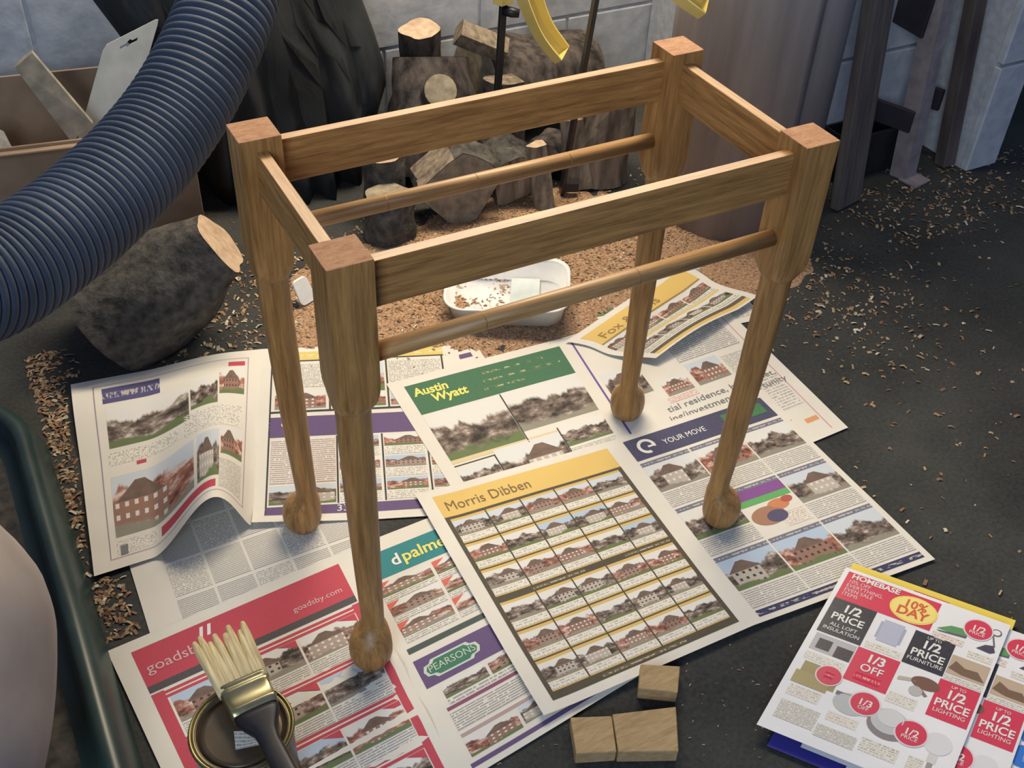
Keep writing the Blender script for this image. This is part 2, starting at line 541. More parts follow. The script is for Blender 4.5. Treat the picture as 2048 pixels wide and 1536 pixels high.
M['chip'] = chip_mat()
R2 = random.Random(11)
sp = []
for _ in range(5200):
    x = R2.gauss(0.28, 0.24); y = R2.gauss(0.56, 0.12)
    if -0.25 < x < 0.9 and 0.3 < y < 0.95:
        sp.append((x, y, max(0, saw_h(x, y)), R2.uniform(0.003, 0.007)))
shavings('wood_shavings', 'brown wood shavings heaped on the sawdust behind the stool', sp, 3)
sp = []
for _ in range(1500):      # strip between the dust extractor and the arched page
    y = R2.uniform(0.02, 0.66)
    edge = -0.539 + (y - 0.152) * 0.122 - 0.006 if y > 0.15 else (-0.505 if y > 0.045 else -0.56)
    x = R2.gauss(-0.53, 0.03)
    if y > 0.575: edge = -0.47
    if x < edge and x > -0.546: sp.append((x, y, 0, R2.uniform(0.004, 0.010)))
for _ in range(480):      # right of the stool
    x = R2.gauss(0.78, 0.10); y = R2.gauss(0.23, 0.12)
    if x > 0.60: sp.append((x, y, 0, R2.uniform(0.003, 0.010)))
for _ in range(900):
    sp.append((R2.uniform(0.3, 1.5), R2.uniform(-0.6, 0.55), 0, R2.uniform(0.002, 0.009)))
for _ in range(700):
    sp.append((R2.uniform(-0.35, 0.1), R2.uniform(0.52, 0.8), 0, R2.uniform(0.004, 0.011)))
for _ in range(500):
    sp.append((R2.uniform(1.0, 1.6), R2.uniform(0.28, 0.50), 0, R2.uniform(0.004, 0.012)))
for _ in range(260):
    sp.append((R2.uniform(-0.3, 0.35), R2.uniform(-0.62, -0.3), 0, R2.uniform(0.001, 0.004)))
shavings('floor_shavings', 'pale wood shavings scattered over the dark floor around the papers', sp, 5)

# ------------------------------------------------------------------ the stool frame (main thing)
L2, D2, HT, PW = 0.264, 0.123, 0.600, 0.045
stool = empty('stool_frame', (0, 0, 0.0035))
tag(stool, 'varnished oak stool frame with turned legs standing on spread newspapers', 'stool frame')


def leg_mesh(sx, sy):
    """square post, rounded shoulder, tapering turned shank on a shifted axis, round pad foot"""
    vs_, fs = [], []
    seg = 32

    def ring(z, half, blend, cx, cy):   # blend 0 = square, 1 = round (radius half)
        for k in range(seg):
            a = 2 * math.pi * k / seg
            c, s = math.cos(a), math.sin(a)
            m = max(abs(c), abs(s))
            cr = half / m
            cr = min(cr, half * 1.40)      # tiny arris
            r = cr * (1 - blend) + half * blend
            vs_.append((cx + r * c, cy + r * s, z))
    X, Y = sx * L2, sy * D2
    o = 0.0075       # the ankle sits this far inward of the post's axis
    h = PW / 2
    rings = [(HT, h * 0.985, 0, 0), (HT - 0.0012, h, 0, 0), (0.455, h, 0, 0), (0.444, h, 0.12, 0), (0.434, h * 0.985, 0.35, 0), (0.427, h * 0.95, 0.62, 0),
             (0.422, h * 0.88, 0.9, 0.0), (0.4195, 0.0182, 1, 0.0), (0.38, 0.0181, 1, 0.08), (0.30, 0.0176, 1, 0.28),
             (0.22, 0.0165, 1, 0.5), (0.15, 0.0153, 1, 0.72), (0.10, 0.0143, 1, 0.9), (0.075, 0.0138, 1, 1.0), (0.064, 0.0138, 1, 1.0)]
    for z, hh, b, t in rings: ring(z, hh, b, X - sx * o * t, Y - sy * o * t)
    foot = [(0.058, 0.0165, 0.9), (0.053, 0.0200, 0.6), (0.046, 0.0232, 0.3), (0.037, 0.0256, 0.1), (0.027, 0.0266, 0), (0.017, 0.0262, 0), (0.009, 0.0243, 0), (0.003, 0.0215, 0), (0.0, 0.0195, 0)]
    for z, r, t in foot: ring(z, r, 1, X - sx * o * t, Y - sy * o * t)
    n = len(rings) + len(foot)
    for i in range(n - 1):
        for k in range(seg):
            k2 = (k + 1) % seg
            fs.append((i * seg + k2, i * seg + k, (i + 1) * seg + k, (i + 1) * seg + k2))
    fs.append(tuple(range(seg)))
    fs.append(tuple((n - 1) * seg + k for k in range(seg))[::-1])
    me = bpy.data.meshes.new('leg')
    me.from_pydata(vs_, [], fs)
    me.materials.append(M['oak_z']); me.materials.append(M['oak_end'])
    me.update()
    for p in me.polygons:
        zc = p.center.z
        p.use_smooth = zc < 0.43 and len(p.vertices) == 4
    me.polygons[len(fs) - 2].material_index = 1
    return me


for sx in (-1, 1):
    for sy in (-1, 1):
        link('leg', leg_mesh(sx, sy), None, stool)
RZ0, RZ1, RT = 0.535, 0.586, 0.0128
for sy in (-1, 1):
    box('apron_rail', (2 * L2 - PW + 0.002, RT, RZ1 - RZ0), (0, sy * D2, (RZ0 + RZ1) / 2), M['oak_x'], stool, 0.0007)
for sx in (-1, 1):
    box('apron_rail', (RT, 2 * D2 - PW + 0.002, RZ1 - RZ0), (sx * L2, 0, (RZ0 + RZ1) / 2), M['oak_y'], stool, 0.0007)
for sy in (-1, 1):
    vs_, fs = sweep([(-L2 + 0.02, sy * D2, 0.478), (0, sy * D2, 0.478), (L2 - 0.02, sy * D2, 0.478)], [0.0098] * 3, 24)
    d = pyd('dowel_rod', vs_, fs, M['dowel'], stool, True)
    for xk in ((-0.123, -0.007, 0.12) if sy > 0 else (-0.122, 0.06)):
        vs_, fs = sweep([(xk - 0.0007, sy * D2, 0.478), (xk + 0.0007, sy * D2, 0.478)], [0.00990] * 2, 24)
        pyd('pencil_ring', vs_, fs, M['oak_x'], d, True)

# ------------------------------------------------------------------ printed sheets


def wav(x, y):
    return 0.0009 * (1 + noise.noise(V((x * 9.0, y * 9.0, 0.3)))) * 0.8


class Page:
    def __init__(s, TL, TR, BR, BL, z, bump=None, wave=1.0):
        s.c = [V((*TL, 0)), V((*TR, 0)), V((*BR, 0)), V((*BL, 0))]
        s.z, s.bump, s.wave = z, bump, wave
        s.W = ((s.c[1] - s.c[0]).length + (s.c[2] - s.c[3]).length) / 2
        s.H = ((s.c[3] - s.c[0]).length + (s.c[2] - s.c[1]).length) / 2

    def pt(s, u, v, off=0.0):
        a, b, c, d = s.c
        p = a * (1 - u) * (1 - v) + b * u * (1 - v) + c * u * v + d * (1 - u) * v
        z = s.z + wav(p.x, p.y) * s.wave + off
        if s.bump:
            dx, dy, dz = s.bump(u, v)
            p = p + V((dx, dy, 0)); z += dz
        return V((p.x, p.y, z))


class Sheet:
    """one sheet of paper: its own mesh (one or two pages), child print, child lettering"""

    def __init__(s, name, label, cat, pages, mats, paper, group=None, step=0.02):
        s.pages, s.step, s.mats = pages, step, mats
        vs_, fs = [], []
        prev = None
        for pg in pages:
            nx = max(6, int(pg.W / step)); ny = max(6, int(pg.H / step))
            b0 = len(vs_)
            for j in range(ny + 1):
                for i in range(nx + 1):
                    vs_.append(pg.pt(i / nx, j / ny))
            for j in range(ny):
                for i in range(nx):
                    a = b0 + j * (nx + 1) + i
                    fs.append((a, a + nx + 1, a + nx + 2, a + 1))
        s.o = pyd(name, vs_, fs, paper, None, True)
        bm = bmesh.new(); bm.from_mesh(s.o.data)
        bmesh.ops.remove_doubles(bm, verts=bm.verts, dist=0.0008)
        bm.to_mesh(s.o.data); bm.free()
        tag(s.o, label, cat, group)
        s.vs, s.fs, s.uv, s.ink, s.mi = [], [], [], [], []
        s.words = []

    def rect(s, u0, v0, u1, v1, c=(0, 0, 0), mat=0, pg=0, lvl=1):
        P = s.pages[pg]
        nx = max(1, int(math.ceil(abs(u1 - u0) * P.W / s.step))); ny = max(1, int(math.ceil(abs(v1 - v0) * P.H / s.step)))
        b0 = len(s.vs)
        for j in range(ny + 1):
            for i in range(nx + 1):
                s.vs.append(P.pt(u0 + (u1 - u0) * i / nx, v0 + (v1 - v0) * j / ny, 0.00022 * lvl))
        for j in range(ny):
            for i in range(nx):
                a = b0 + j * (nx + 1) + i
                s.fs.append((a, a + nx + 1, a + nx + 2, a + 1))
                s.uv += [(i / nx, 1 - j / ny), (i / nx, 1 - (j + 1) / ny), ((i + 1) / nx, 1 - (j + 1) / ny), ((i + 1) / nx, 1 - j / ny)]
                s.ink += [c] * 4; s.mi.append(mat)

    def photo(s, u0, v0, u1, v1, pg=0, tone=None, sky=None, lvl=1):
        s.rect(u0, v0, u1, v1, (rnd.random(), rnd.random() if tone is None else tone, rnd.choice((0.0, 0.1, 0.35, 0.7)) if sky is None else sky), 1, pg, lvl)

    def text(s, u0, v0, u1, v1, pg=0, pitch=0.0034, dens=0.5, red=0.0, lvl=1):
        rows = max(1, round(abs(v1 - v0) * s.pages[pg].H / pitch))
        s.rect(u0, v0, u1, v1, (rows / 100.0 + 0.00001, dens, red), 2, pg, lvl)

    def poly(s, pts, c, pg=0, lvl=2):
        P = s.pages[pg]
        b0 = len(s.vs)
        for u, v in pts: s.vs.append(P.pt(u, v, 0.00022 * lvl))
        s.fs.append(tuple(range(b0, b0 + len(pts)))[::-1])
        s.uv += [(0.5, 0.5)] * len(pts); s.ink += [c] * len(pts); s.mi.append(0)

    def disc(s, u, v, r, c, pg=0, lvl=2, ratio=1.0, n=28):
        P = s.pages[pg]
        s.poly([(u + r * math.cos(2 * math.pi * k / n) / P.W * ratio, v - r * math.sin(2 * math.pi * k / n) / P.H) for k in range(n)], c, pg, lvl)

    def word(s, txt, u, v, size, c, pg=0, bold=0.0, align='LEFT', xs=1.0, lvl=3, rot=0.0, shear=0.0):
        """letters of cap height ~0.7*size metres, baseline at (u, v)"""
        cu = bpy.data.curves.new('t', 'FONT')
        cu.body = txt; cu.size = size; cu.align_x = align; cu.offset = bold * size; cu.shear = shear
        cu.resolution_u = 3
        ob = bpy.data.objects.new('t', cu)
        me = ob.to_mesh()
        P = s.pages[pg]
        b0 = 0; lv, lf = [], []
        cr, sr = math.cos(rot), math.sin(rot)
        for vtx in me.vertices:
            x, y = vtx.co.x * xs, vtx.co.y
            x, y = x * cr - y * sr, x * sr + y * cr
            lv.append(P.pt(u + x / P.W, v - y / P.H, 0.00022 * lvl))
        for p in me.polygons:
            lf.append(tuple(p.vertices))
        ob.to_mesh_clear()
        s.words.append((lv, lf, c))
        bpy.data.objects.remove(ob); bpy.data.curves.remove(cu)

    def done(s):
        if s.fs:
            me = bpy.data.meshes.new('print')
            me.from_pydata([tuple(v) for v in s.vs], [], s.fs)
            me.uv_layers.new(name='UVMap')
            me.attributes.new('ink', 'FLOAT_COLOR', 'CORNER')
            uvl, at = me.uv_layers['UVMap'], me.attributes['ink']
            for i, q in enumerate(s.uv): uvl.data[i].uv = q
            for i, q in enumerate(s.ink): at.data[i].color = (*q, 1)
            for i, q in enumerate(s.mi): me.polygons[i].material_index = q
            me.update()
            link('print', me, s.mats, s.o, True)
        for lv, lf, c in s.words:
            me = bpy.data.meshes.new('lettering')
            me.from_pydata([tuple(v) for v in lv], [], lf)
            at = me.attributes.new('ink', 'FLOAT_COLOR', 'POINT')
            for i in range(len(lv)): at.data[i].color = (*c, 1)
            me.update()
            link('lettering', me, s.mats[0], s.o)
        return s.o


PURPLE = (0.105, 0.062, 0.17); INKBLK = (0.028, 0.028, 0.03); REDB = (0.47, 0.045, 0.075); GREENB = (0.035, 0.135, 0.065)
TEAL = (0.012, 0.20, 0.22); YEL = (0.66, 0.46, 0.13); NAVY = (0.045, 0.045, 0.105); YTXT = (0.72, 0.68, 0.16); WHT = (0.74, 0.74, 0.70)
GRP = 'newspaper sheets spread under the stool'

# classified-column sheet lying lowest at the left
s = Sheet('newspaper', 'grey classified advert page half under the arched page and red page', 'newspaper',
          [Page((-0.490, 0.33), (-0.19, 0.33), (-0.195, -0.06), (-0.499, -0.06), 0.0008)], NEWS, M['paper'], GRP)
for i in range(5):
    for j in range(6):
        s.text(0.14 + i * 0.172, 0.03 + j * 0.158, 0.14 + i * 0.172 + 0.16, 0.03 + j * 0.158 + 0.146, dens=0.62 if (i + j) % 3 else 0.5, pitch=0.003)
s.done()

# small page peeping out behind the green advert page
s = Sheet('newspaper', 'white page corner with a small purple box behind the green page', 'newspaper',
          [Page((-0.17, 0.405), (0.130, 0.380), (0.11, 0.10), (-0.18, 0.10), 0.0008)], NEWS, M['paper'], GRP)
s.rect(0.87, 0.06, 0.945, 0.10, PURPLE)
s.done()

# sheet behind the crumpled yellow one
s = Sheet('newspaper', 'page of blue grey photographs lying under the crumpled yellow page', 'newspaper',
          [Page((0.331, 0.468), (0.629, 0.412), (0.625, 0.23), (0.28, 0.27), 0.0008)], NEWS, M['paper'], GRP)
s.rect(0.06, 0.07, 0.94, 0.10, (0.25, 0.29, 0.38))
for i in range(4):
    s.photo(0.06 + i * 0.225, 0.14, 0.06 + i * 0.225 + 0.21, 0.52, sky=0.7)
    s.text(0.06 + i * 0.225, 0.55, 0.06 + i * 0.225 + 0.21, 0.92)
s.done()


# the left spread: arched page and flat page
def arch(u, v):
    t = (u - 0.36) / 0.64
    k = 0.0
    if 0 < t < 1: k = math.sin(math.pi * t ** 1.25) ** 1.35
    amp = 0.070 * v ** 1.25 + 0.007
    left = 0.006 * math.sin(v * 7) * (1 - u)
    return (0.012 * k * v, 0, amp * k + max(0, left) + 0.004 * (1 - u) * (0.5 + 0.5 * math.sin(v * 9 + 1)))


def edge_b(u, v):
    return (0, 0, 0.008 * max(0, v - 0.92) / 0.08 * max(0, 1 - u * 2))


sp_a = Page((-0.490, 0.554), (-0.194, 0.517), (-0.328, 0.151), (-0.539, 0.152), 0.0016, arch)
sp_b = Page((-0.194, 0.517), (0.104, 0.400), (-0.030, 0.034), (-0.328, 0.151), 0.0016, edge_b)
s = Sheet('newspaper_spread', 'open newspaper spread with one page arching up beside the turned leg', 'newspaper', [sp_a, sp_b], NEWS, M['paper'], GRP, step=0.006)
s.rect(0.105, 0.05, 0.112, 0.955, (0.30, 0.25, 0.32)); s.rect(0.105, 0.05, 0.93, 0.055, (0.45, 0.40, 0.45)); s.rect(0.105, 0.95, 0.93, 0.955, (0.45, 0.35, 0.40)); s.rect(0.925, 0.05, 0.931, 0.955, (0.40, 0.30, 0.38))
s.rect(0.15, 0.075, 0.45, 0.17, (0.085, 0.08, 0.19), 3)
s.photo(0.16, 0.19, 0.60, 0.41, tone=0.1, sky=0.0); s.photo(0.61, 0.15, 0.76, 0.36, tone=0.2, sky=0.0); s.photo(0.77, 0.11, 0.91, 0.30, tone=0.9)
s.rect(0.82, 0.075, 0.91, 0.105, REDB)
s.text(0.15, 0.43, 0.55, 0.50, dens=0.42); s.text(0.57, 0.38, 0.9, 0.52, dens=0.42); s.rect(0.30, 0.505, 0.355, 0.525, REDB)
s.photo(0.15, 0.56, 0.62, 0.86, tone=0.75, sky=0.35); s.photo(0.64, 0.55, 0.77, 0.86, tone=0.3); s.photo(0.78, 0.53, 0.91, 0.72, tone=0.95, sky=0)
s.text(0.15, 0.875, 0.40, 0.94, dens=0.42); s.rect(0.42, 0.885, 0.75, 0.93, REDB); s.text(0.77, 0.75, 0.91, 0.93)
s.rect(0.17, 0.90, 0.215, 0.945, (0.16, 0.17, 0.17), lvl=2)
B = 1
s.rect(0.05, 0.07, 0.008 + 0.05, 0.955, INKBLK, 0, B); s.rect(0.05, 0.03, 0.92, 0.085, (0.62, 0.50, 0.16), 3, B)
s.rect(0.05, 0.085, 0.92, 0.093, INKBLK, 0, B)
for u in (0.335, 0.62, 0.905): s.rect(u, 0.09, u + 0.009, 0.40, INKBLK, 0, B, 2)
s.text(0.075, 0.11, 0.32, 0.26, B, dens=0.5); s.photo(0.075, 0.28, 0.32, 0.39, B, 0.8, 0); s.photo(0.35, 0.11, 0.61, 0.30, B); s.photo(0.35, 0.30, 0.61, 0.39, B, 0.9, 0)
s.text(0.635, 0.11, 0.90, 0.33, B); s.photo(0.635, 0.335, 0.90, 0.39, B, 0.9)
s.rect(0.05, 0.40, 0.92, 0.412, INKBLK, 0, B)
s.rect(0.05, 0.435, 0.95, 0.55, PURPLE, 0, B)
s.word('C', 0.105, 0.50, 0.024, WHT, B, xs=1.1); s.word('ential', 0.72, 0.50, 0.026, WHT, B)
s.text(0.065, 0.565, 0.36, 0.80, B, pitch=0.0042, dens=0.56, red=0.25)
s.photo(0.065, 0.81, 0.36, 0.905, B, 0.3, 0.35)
for u in (0.365, 0.575, 0.785): s.rect(u, 0.555, u + 0.008, 0.91, INKBLK, 0, B, 2)
for i, u in enumerate((0.378, 0.588, 0.80)):
    for j in range(3):
        v0 = 0.562 + j * 0.117
        s.photo(u, v0, u + 0.185, v0 + 0.062, B, 0.8 if (i + j) % 2 else 0.65, rnd.choice((0.0, 0.7)))
        s.text(u, v0 + 0.066, u + 0.185, v0 + 0.11, B, dens=0.46)
s.rect(0.05, 0.915, 0.95, 0.962, PURPLE, 0, B)
s.word('33 047', 0.36, 0.952, 0.018, WHT, B)
s.done()


# green advert page and its facing page
def fold_r(u, v):
    return (0, 0, 0.010 * math.exp(-((u) / 0.06) ** 2) * max(0, 1 - v * 1.3))


aw = Page((-0.045, 0.349), (0.260, 0.331), (0.205, -0.065), (-0.053, -0.055), 0.0024)
gg = Page((0.260, 0.331), (0.575, 0.330), (0.562, -0.055), (0.205, -0.065), 0.0024)
s = Sheet('newspaper_spread', 'newspaper spread with a green headed house advert in yellow lettering', 'newspaper', [aw, gg], NEWS, M['paper'], GRP)
s.rect(0.075, 0.045, 0.985, 0.225, GREENB)
s.word('Austin', 0.10, 0.118, 0.0265, YTXT, bold=0.03, xs=0.78, shear=0.1); s.word('Wyatt', 0.175, 0.172, 0.0265, YTXT, bold=0.03, xs=0.82, shear=0.1)
for j, (a, b) in enumerate(((0.50, 0.86), (0.48, 0.94), (0.46, 0.70))):
    s.rect(a, 0.075 + j * 0.047, b, 0.075 + j * 0.047 + 0.022, (0.10, 0.17, 0.07), 3)
s.photo(0.075, 0.235, 0.515, 0.50, tone=0.12, sky=0.0); s.photo(0.525, 0.225, 0.985, 0.46, tone=0.15, sky=0.0)
s.rect(0.075, 0.50, 0.985, 0.52, (0.63, 0.52, 0.30)); s.rect(0.075, 0.53, 0.985, 0.536, INKBLK)
s.photo(0.075, 0.545, 0.30, 0.66, tone=0.2, sky=0.1); s.photo(0.31, 0.51, 0.70, 0.72, tone=0.25, sky=0.1, lvl=2); s.photo(0.71, 0.49, 0.985, 0.60, tone=0.1, sky=0.0, lvl=2)
s.rect(0.517, 0.23, 0.524, 0.52, INKBLK, lvl=2); s.rect(0.302, 0.53, 0.309, 0.75, INKBLK, lvl=2); s.rect(0.702, 0.49, 0.709, 0.72, INKBLK, lvl=2)
s.text(0.075, 0.67, 0.30, 0.72); s.text(0.71, 0.61, 0.985, 0.70); s.rect(0.27, 0.69, 0.30, 0.71, (0.7, 0.4, 0.12), lvl=2)
s.rect(0.055, 0.03, 0.066, 0.92, (0.12, 0.07, 0.30), 0, 1); s.rect(0.055, 0.03, 0.93, 0.04, (0.12, 0.07, 0.30), 0, 1)
s.photo(0.09, 0.28, 0.30, 0.46, 1, 0.3, 0.1); s.photo(0.35, 0.42, 0.50, 0.52, 1, 0.9, 0.0); s.photo(0.53, 0.38, 0.72, 0.52, 1, 0.8, 0.35)
s.text(0.52, 0.12, 0.90, 0.36, 1, pitch=0.0045, dens=0.55); s.text(0.74, 0.40, 0.92, 0.52, 1, dens=0.5); s.text(0.33, 0.525, 0.50, 0.558, 1, red=0.9, dens=0.5)
s.rect(0.93, 0.03, 0.936, 0.97, (0.55, 0.30, 0.33), 0, 1)
s.word('tial residence, holiday let,', 0.295, 0.60, 0.0185, (0.16, 0.16, 0.18), 1, xs=1.12)
s.word('ing/investment opportunity', 0.275, 0.652, 0.0185, (0.16, 0.16, 0.18), 1, xs=1.12)
s.text(0.80, 0.60, 0.92, 0.80, 1, pitch=0.006, dens=0.46); s.rect(0.85, 0.88, 0.92, 0.905, (0.62, 0.30, 0.12), 0, 1)
s.done()


# crumpled yellow-headed page
def crumple(u, v):
    k = max(0.0, v - 0.45) / 0.55
    c = 0.034 * k ** 1.6 * (0.35 + 0.65 * u) * (0.55 + 0.45 * math.sin(u * 4.2 + 0.6))
    return (0.006 * math.sin(v * 8), 0.0, 0.0025 + c + 0.005 * math.sin(u * 3.14) * math.sin(v * 6.0) ** 2 + 0.008 * max(0, u - 0.8) / 0.2)


s = Sheet('newspaper', 'crumpled yellow headed newspaper page lying behind the far leg', 'newspaper',
          [Page((0.266, 0.316), (0.562, 0.421), (0.628, 0.272), (0.367, 0.205), 0.0036, crumple)], NEWS, M['paper'], GRP, step=0.01)
s.rect(0.05, 0.08, 0.95, 0.34, YEL); s.rect(0.05, 0.34, 0.95, 0.365, (0.30, 0.20, 0.06))
s.word('Fox & Sons', 0.10, 0.30, 0.026, (0.28, 0.17, 0.05), xs=1.25)
for i in range(4):
    s.photo(0.05 + i * 0.227, 0.38, 0.05 + i * 0.227 + 0.215, 0.56, tone=0.6 + 0.1 * i, sky=0.0)
    s.text(0.05 + i * 0.227, 0.565, 0.05 + i * 0.227 + 0.215, 0.61)
    s.photo(0.05 + i * 0.227, 0.66, 0.05 + i * 0.227 + 0.215, 0.80, tone=0.5, sky=0.1)
    s.text(0.05 + i * 0.227, 0.81, 0.05 + i * 0.227 + 0.215, 0.86)
s.rect(0.05, 0.62, 0.95, 0.65, YEL); s.rect(0.05, 0.88, 0.95, 0.925, (0.10, 0.08, 0.05)); s.rect(0.05, 0.925, 0.95, 0.97, YEL)
s.done()


# red advert page and facing page, front left
def red_bump(u, v):
    k = math.exp(-((v - 0.42 - 0.12 * u) / 0.05) ** 2) * max(0, u - 0.25) * 0.008
    k += math.exp(-((v - 0.70 - 0.05 * u) / 0.05) ** 2) * max(0, u - 0.2) * 0.005
    return (0, 0, k)


gd = Page((-0.550, 0.031), (-0.232, 0.054), (-0.236, -0.322), (-0.512, -0.345), 0.0024, red_bump)
pe = Page((-0.232, 0.054), (0.075, 0.065), (0.050, -0.288), (-0.236, -0.322), 0.0024)
s = Sheet('newspaper_spread', 'newspaper spread with red headed page under the paint tin', 'newspaper', [gd, pe], NEWS, M['paper'], GRP)
s.rect(0.075, 0.045, 0.955, 0.20, REDB); s.rect(0.075, 0.20, 0.955, 0.228, (0.06, 0.055, 0.06))
s.word('goadsby', 0.10, 0.152, 0.0215, (0.66, 0.42, 0.42), xs=1.0)
s.poly([(0.325, 0.105), (0.342, 0.062), (0.356, 0.062), (0.339, 0.105)][::-1], WHT); s.poly([(0.357, 0.105), (0.374, 0.062), (0.388, 0.062), (0.371, 0.105)][::-1], WHT)
s.word('goadsby.com', 0.70, 0.165, 0.0125, (0.66, 0.45, 0.45))
s.rect(0.075, 0.235, 0.125, 0.97, REDB); s.rect(0.925, 0.235, 0.96, 0.97, REDB)
for j in range(4):
    v0 = 0.24 + j * 0.19
    s.rect(0.125, v0, 0.925, v0 + 0.011, REDB); s.rect(0.125, v0 + 0.017, 0.925, v0 + 0.028, REDB)
    for i in range(3):
        u0 = 0.135 + i * 0.265
        s.photo(u0, v0 + 0.03, u0 + 0.255, v0 + 0.135, tone=(0.9, 0.4, 0.6, 0.2)[(i + j) % 4], sky=0.0 if (i + j) % 3 else 0.7)
        s.poly([(u0 + 0.255, v0 + 0.03), (u0 + 0.175, v0 + 0.03), (u0 + 0.255, v0 + 0.062)][::-1], REDB)
        s.text(u0, v0 + 0.138, u0 + 0.255, v0 + 0.188, dens=0.55)
# facing page: teal advert above, purple advert below
s.rect(0.045, 0.065, 0.97, 0.185, TEAL, 0, 1)
s.word('d', 0.165, 0.15, 0.0265, WHT, 1, bold=0.02); s.word('palmer', 0.218, 0.15, 0.0265, YTXT, 1, bold=0.02, xs=1.0)
s.rect(0.585, 0.20, 0.68, 0.47, TEAL, 0, 1)
for k in range(4): s.word('...', 0.60, 0.26 + k * 0.05, 0.02, YTXT, 1, bold=0.02)
for j in range(3):
    for i in range(2):
        u0, v0 = 0.06 + i * 0.265, 0.20 + j * 0.092
        s.photo(u0, v0, u0 + 0.25, v0 + 0.062, 1, 0.7, 0.0); s.text(u0, v0 + 0.064, u0 + 0.25, v0 + 0.088, 1)
        s.poly([(u0, v0), (u0, v0 + 0.03), (u0 + 0.06, v0)], (0.62, 0.12, 0.08), 1)
s.rect(0.045, 0.492, 0.97, 0.515, (0.05, 0.075, 0.065), 0, 1)
s.rect(0.045, 0.545, 0.97, 0.66, PURPLE, 0, 1)
bu, bv = 0.20, 0.602
for rr, cc, lv in ((1.0, (0.55, 0.60, 0.52), 2), (0.90, (0.03, 0.17, 0.10), 3)):
    a_, b_, k_ = 0.135 * rr, 0.036 * (rr ** 2), 0.026
    s.poly([(bu - a_, bv), (bu - a_ + k_ * 0.4, bv - b_ * 0.55), (bu - a_ + k_ * 1.4, bv - b_ * 0.65), (bu - a_ + k_ * 1.9, bv - b_), (bu + a_ - k_ * 1.9, bv - b_), (bu + a_ - k_ * 1.4, bv - b_ * 0.65), (bu + a_ - k_ * 0.4, bv - b_ * 0.55),
            (bu + a_, bv), (bu + a_ - k_ * 0.4, bv + b_ * 0.55), (bu + a_ - k_ * 1.4, bv + b_ * 0.65), (bu + a_ - k_ * 1.9, bv + b_), (bu - a_ + k_ * 1.9, bv + b_), (bu - a_ + k_ * 1.4, bv + b_ * 0.65), (bu - a_ + k_ * 0.4, bv + b_ * 0.55)][::-1], cc, 1, lv)
s.word('PEARSONS', bu, bv + 0.011, 0.014, (0.50, 0.58, 0.45), 1, align='CENTER', lvl=5)
s.photo(0.10, 0.67, 0.31, 0.725, 1, 0.2, 0.0); s.photo(0.325, 0.668, 0.60, 0.725, 1, 0.7, 0.1); s.text(0.10, 0.727, 0.60, 0.75, 1)
s.rect(0.08, 0.755, 0.62, 0.768, (0.22, 0.06, 0.13), 0, 1); s.text(0.08, 0.775, 0.62, 0.845, 1, dens=0.55); s.text(0.08, 0.85, 0.62, 0.872, 1, pitch=0.006, dens=0.6, red=0.3)
s.photo(0.08, 0.88, 0.33, 0.945, 1, 0.9, 0); s.photo(0.345, 0.875, 0.60, 0.94, 1, 0.4, 0.35); s.rect(0.06, 0.962, 0.95, 0.978, PURPLE, 0, 1)
s.done()


# the top spread: yellow headed page of small house photos, and the purple headed page facing it
def lift_m(u, v):
    return (0, 0, 0.006 * max(0, v - 0.75) / 0.25 * (1 - 0.4 * u) + 0.0035 * math.exp(-((u - 0.0) / 0.08) ** 2))


def lift_y(u, v):
    return (0, 0, 0.0036 * max(0, v - 0.75) / 0.25 * (1 - u))


mo = Page((-0.104, 0.105), (0.210, 0.080), (0.192, -0.296), (-0.116, -0.293), 0.0034, lift_m)
ym = Page((0.210, 0.080), (0.489, 0.073), (0.490, -0.316), (0.192, -0.296), 0.0034, lift_y)
s = Sheet('newspaper_spread', 'topmost newspaper spread with a yellow headed page of small house photos', 'newspaper', [mo, ym], NEWS, M['paper'], GRP)
s.rect(0.065, 0.035, 0.955, 0.145, YEL)
s.word('Morris Dibben', 0.095, 0.118, 0.0255, (0.17, 0.105, 0.05), xs=0.86)
s.rect(0.065, 0.145, 0.955, 0.965, (0.062, 0.05, 0.03), lvl=1)
gx0, gw = 0.085, 0.171
for j in range(6):
    v0 = 0.158 + j * 0.127 + (0.022 if j >= 3 else 0)
    for i in range(5):
        u0 = gx0 + i * gw
        s.rect(u0, v0, u0 + gw - 0.007, v0 + 0.121, (0.60, 0.42, 0.13), lvl=2)
        dark = (j == 0)
        s.photo(u0, v0 + 0.012, u0 + gw - 0.007, v0 + 0.085, tone=(0.3, 0.85, 0.5, 0.2, 0.7)[(i * 2 + j) % 5], sky=0.35 if dark else (0.7 if rnd.random() < 0.2 else 0.0), lvl=3)
        s.text(u0, v0 + 0.087, u0 + gw - 0.007, v0 + 0.116, dens=0.42, lvl=3)
s.rect(0.25, 0.541, 0.50, 0.556, (0.13, 0.105, 0.06), 3, lvl=2); s.rect(0.70, 0.541, 0.93, 0.556, (0.13, 0.105, 0.06), 3, lvl=2); s.rect(0.30, 0.945, 0.70, 0.96, (0.13, 0.105, 0.06), 3, lvl=2)
Y = 1
s.rect(0.05, 0.03, 0.965, 0.15, NAVY, 0, Y); s.rect(0.66, 0.055, 0.93, 0.115, (0.04, 0.17, 0.06), 0, Y, 2)
